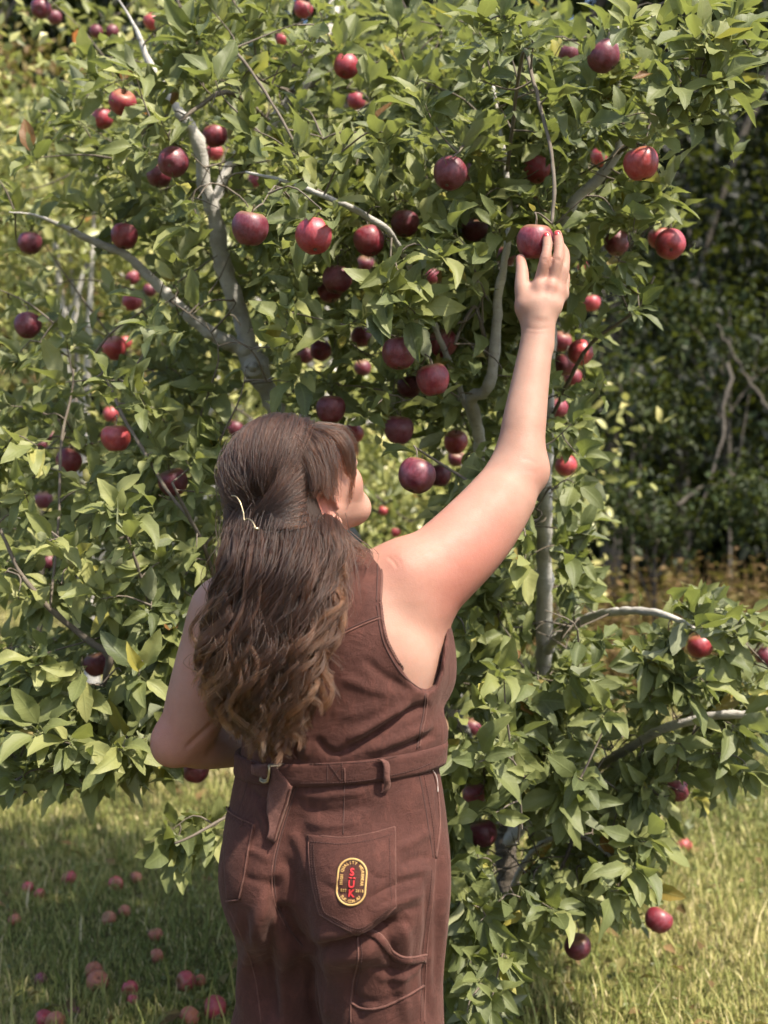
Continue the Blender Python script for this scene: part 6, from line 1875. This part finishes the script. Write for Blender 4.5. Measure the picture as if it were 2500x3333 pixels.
# shoots that join every rosette and apple to the wood
SKA = np.array(SK)
nodes = [tuple(q[:3]) for q in SKA]; rad_ = [q[3] for q in SKA]
targets = [(c, None) for c in C] + [(at(x, y, d) + np.array([0, 0, r / FPX * d * .78]), 'a') for x, y, r, d, _ in APX]
dist0 = []
kd = KDTree(len(nodes))
for i, q in enumerate(nodes): kd.insert(q, i)
kd.balance()
for c, _ in targets: dist0.append(kd.find(c)[2])
bag = Bag(); ALLA = np.zeros((40000, 3)); nA = len(nodes); ALLA[:nA] = nodes
spur = C[-len(APX):]; AD = np.array([q[:4] for q in APX])
for ti_ in sorted(range(len(targets)), key=lambda i: (targets[i][1] == 'a', dist0[i])):
    c, ty = targets[ti_]
    c = np.asarray(c)
    E = ALLA[:nA]; df = E - c; dd = np.linalg.norm(df, axis=1) * (1 + .6 * np.clip(df[:, 2], 0, .2) / .2) * (1 + .5 * (df[:, 1] < 0)); m = int(np.argmin(dd)); best, bd = E[m], np.linalg.norm(E[m] - c)
    if ty == 'a': best = spur[ti_ - len(C)]; bd = np.linalg.norm(best - c)
    if bd < .004: continue
    midp = (best + c) / 2 + tg.normal(0, .10, 3) * bd + np.array([0, 0, .10 * bd if ty is None else .02])
    if ty == 'a': midp = c * .5 + best * .5 + np.array([.003, -.002, .004])
    for _try in range(4):
        Cc = spline(np.array([best, midp, c]), 7)
        if ty == 'a': break
        qx, qy = pix(Cc[1:-1])
        hit = (np.hypot(qx[:, None] - AD[None, :, 0], qy[:, None] - AD[None, :, 1]) < AD[None, :, 2]) & (Cc[1:-1, 1][:, None] < AD[None, :, 3] + .03)
        if not hit.any(): break
        midp = midp + np.array([tg.normal(0, .03), .09, tg.normal(0, .03)])
    else:
        continue
    r0 = min(.0020 + .006 * bd, .005)
    V, F = tube(Cc, np.linspace(r0, .0011, 7), 5, False); bag.put(V, F)
    ALLA[nA:nA + 4] = Cc[2:6]; nA += 4
tw = tadd('twigs', bag.mesh('twigs'), M_TWIG, tree); tw['kind'] = 'stuff'

# ================================================================== APPLES
def apple_mesh(seed):
    g = np.random.default_rng(seed); n, m = 20, 24
    ph = np.linspace(0, math.pi, n); V = []
    lob = g.uniform(.012, .035); pz = g.uniform(.90, 1.0); skew = g.normal(0, .05, 2); sh = g.uniform(.02, .10)
    for i, p in enumerate(ph):
        r = math.sin(p)**.92 * (1 + sh * math.cos(p)); z = math.cos(p) * pz * 1.06
        top = math.exp(-(p / .36)**2); bot = math.exp(-((math.pi - p) / .30)**2)
        z -= .26 * top; z += .16 * bot
        for j in range(m):
            a = 2 * math.pi * j / m
            rr = r * (1 + lob * math.cos(5 * a + 1) * (1 - .6 * math.cos(p)) * .7)
            V.append((rr * math.cos(a) + skew[0] * z * .5, rr * math.sin(a) + skew[1] * z * .5, z))
    I, J = np.meshgrid(np.arange(n - 1), np.arange(m), indexing='ij')
    F = np.stack([I * m + J, (I + 1) * m + J, (I + 1) * m + (J + 1) % m, I * m + (J + 1) % m], -1).reshape(-1, 4)
    me = mesh_np('apple', np.array(V), F)
    return me
def apple_material(name, base, hi, dark, rough=.34):
    nt = NT(name); oc = nt.coord()
    rnd = nt.n('ObjectInfo').outputs['Random']
    off = nt.n('VectorMath', operation='ADD'); nt.l(oc, off.inputs[0])
    cmb = nt.n('CombineXYZ'); [nt.l(nt.math('MULTIPLY', rnd, 37.0), cmb.inputs[k]) for k in range(3)]; nt.l(cmb.outputs[0], off.inputs[1])
    v = off.outputs[0]
    n1 = nt.noise(1.6, 4, .6, v); n2 = nt.noise(5, 4, .6, nt.scaled(v, (2.2, 2.2, .5))); 
    c = nt.mix(nt.remap(n2, .35, .7), dark, base)
    c = nt.mix(nt.remap(n1, .52, .75, 0, .7), c, hi)
    vo = nt.n('TexVoronoi'); vo.inputs['Scale'].default_value = 13; nt.l(v, vo.inputs['Vector'])
    dots = nt.remap(vo.outputs['Distance'], .03, .10, .55, 0)
    c = nt.mix(dots, c, (.55, .32, .26))
    bloom = nt.noise(2.4, 5, .7, v)
    c = nt.mix(nt.remap(bloom, .42, .75, 0, .32), c, (.34, .18, .23))     # waxy bloom
    sep = nt.n('SeparateXYZ'); nt.l(oc, sep.inputs[0])
    c = nt.mix(nt.remap(nt.math('ADD', sep.outputs[2], nt.math('MULTIPLY', n1, .2)), .70, .86, 0, .5), c, (.20, .13, .05))  # russet by the stem
    return nt.done(nt.bsdf(c, nt.remap(bloom, .3, .7, rough - .06, rough + .2), nt.bump(n2, .08, .01), spec=.5, **{'Coat Weight': .12, 'Coat Roughness': .3}))
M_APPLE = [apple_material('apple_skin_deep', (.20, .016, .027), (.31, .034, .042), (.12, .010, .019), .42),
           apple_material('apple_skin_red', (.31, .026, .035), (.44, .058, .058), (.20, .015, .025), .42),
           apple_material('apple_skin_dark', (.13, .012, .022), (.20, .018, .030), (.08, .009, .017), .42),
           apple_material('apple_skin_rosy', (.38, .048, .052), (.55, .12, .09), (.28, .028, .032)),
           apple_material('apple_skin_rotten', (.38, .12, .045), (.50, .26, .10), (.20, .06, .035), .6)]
nt = NT('apple_stem'); M_STEM = nt.done(nt.bsdf((.09, .06, .03), .8))
nt = NT('apple_calyx'); M_CALYX = nt.done(nt.bsdf((.10, .075, .045), .9))
AM = {}
for mi, m_ in enumerate(M_APPLE):
    for s in range(4):
        me = apple_mesh(100 + s); me.materials.append(m_); AM[(mi, s)] = me
V, F = tube(spline(np.array([[0, 0, .70], [.02, 0, .92], [.07, .03, 1.22]]), 6), np.linspace(.045, .035, 6), 6); STEM = mesh_np('stem', V, F); STEM.materials.append(M_STEM)
bag = Bag()
for k in range(5):
    a = k * 1.2566
    V, F = tube(np.array([[.03 * math.cos(a), .03 * math.sin(a), -.80], [.09 * math.cos(a), .09 * math.sin(a), -.90], [.05 * math.cos(a), .05 * math.sin(a), -.97]]), np.array([.04, .03, .008]), 4, False); bag.put(V, F)
CALYX = bag.mesh('calyx'); CALYX.materials.append(M_CALYX)
def put_apple(P, R, mi, tilt, lab, grp, g):
    o = bpy.data.objects.new('apple', AM[(mi, int(g.integers(0, 4)))]); COL.objects.link(o)
    o.location = P; o.scale = (R, R, R * g.uniform(.93, 1.03)); o.rotation_euler = tilt
    tag(o, lab, 'apple', grp)
    for nm, me in (('stem', STEM), ('calyx', CALYX)):
        c = bpy.data.objects.new(nm, me); COL.objects.link(c); c.parent = o
    return o
ag = np.random.default_rng(77)
for x, y, r, d, lab in APX:
    mi = 0
    if any(w in lab for w in ('dark', 'maroon', 'purple', 'dusky', 'dull', 'shaded')): mi = 2  # maroon and plum skins; shaded apples have shade put into the skin colour
    if any(w in lab for w in ('bright', 'sunlit', 'vivid', 'glowing')): mi = 1  # vivid skins; sunlit apples have the light put into the skin colour
    if any(w in lab for w in ('pink', 'rosy', 'orange')): mi = 3 if r < 40 or 'rosy' in lab or 'pink' in lab else 1
    az = ag.uniform(0, 6.28)
    tilt = (ag.normal(0, .28), ag.normal(0, .28), az)
    if 'blossom end' in lab: tilt = (-1.05 + ag.normal(0, .1), ag.normal(.1, .15), 0)
    if 'fingertips' in lab: tilt = (.15, -.1, 1.0); mi = 0
    put_apple(at(x, y, d), r / FPX * d, mi, tilt, lab, 'apples hanging on the tree', ag)
for x, y, r, lab in FALLEN:
    x, y, r = x * Q, y * Q, r * Q
    d = ground_d(y + r * .8); R = r / FPX * d * 1.05
    mi = 3
    if any(w in lab for w in ('purple', 'dull', 'greyish', 'dark')): mi = 2
    if any(w in lab for w in ('bright', 'shiny', 'sunlit', 'red windfall')): mi = 1  # red skins; the sunlit windfall has its light in the colour too
    if any(w in lab for w in ('orange', 'rotten', 'peach', 'brown', 'broken')): mi = 4
    p = at(x, y, d); p[1] += R; p[2] = gz(p[0], p[1]) + R * .78 
    put_apple(p, R, mi, (ag.uniform(0, 6.28), ag.uniform(0, 1.6), ag.uniform(0, 6.28)), lab, 'windfalls in the grass', ag)
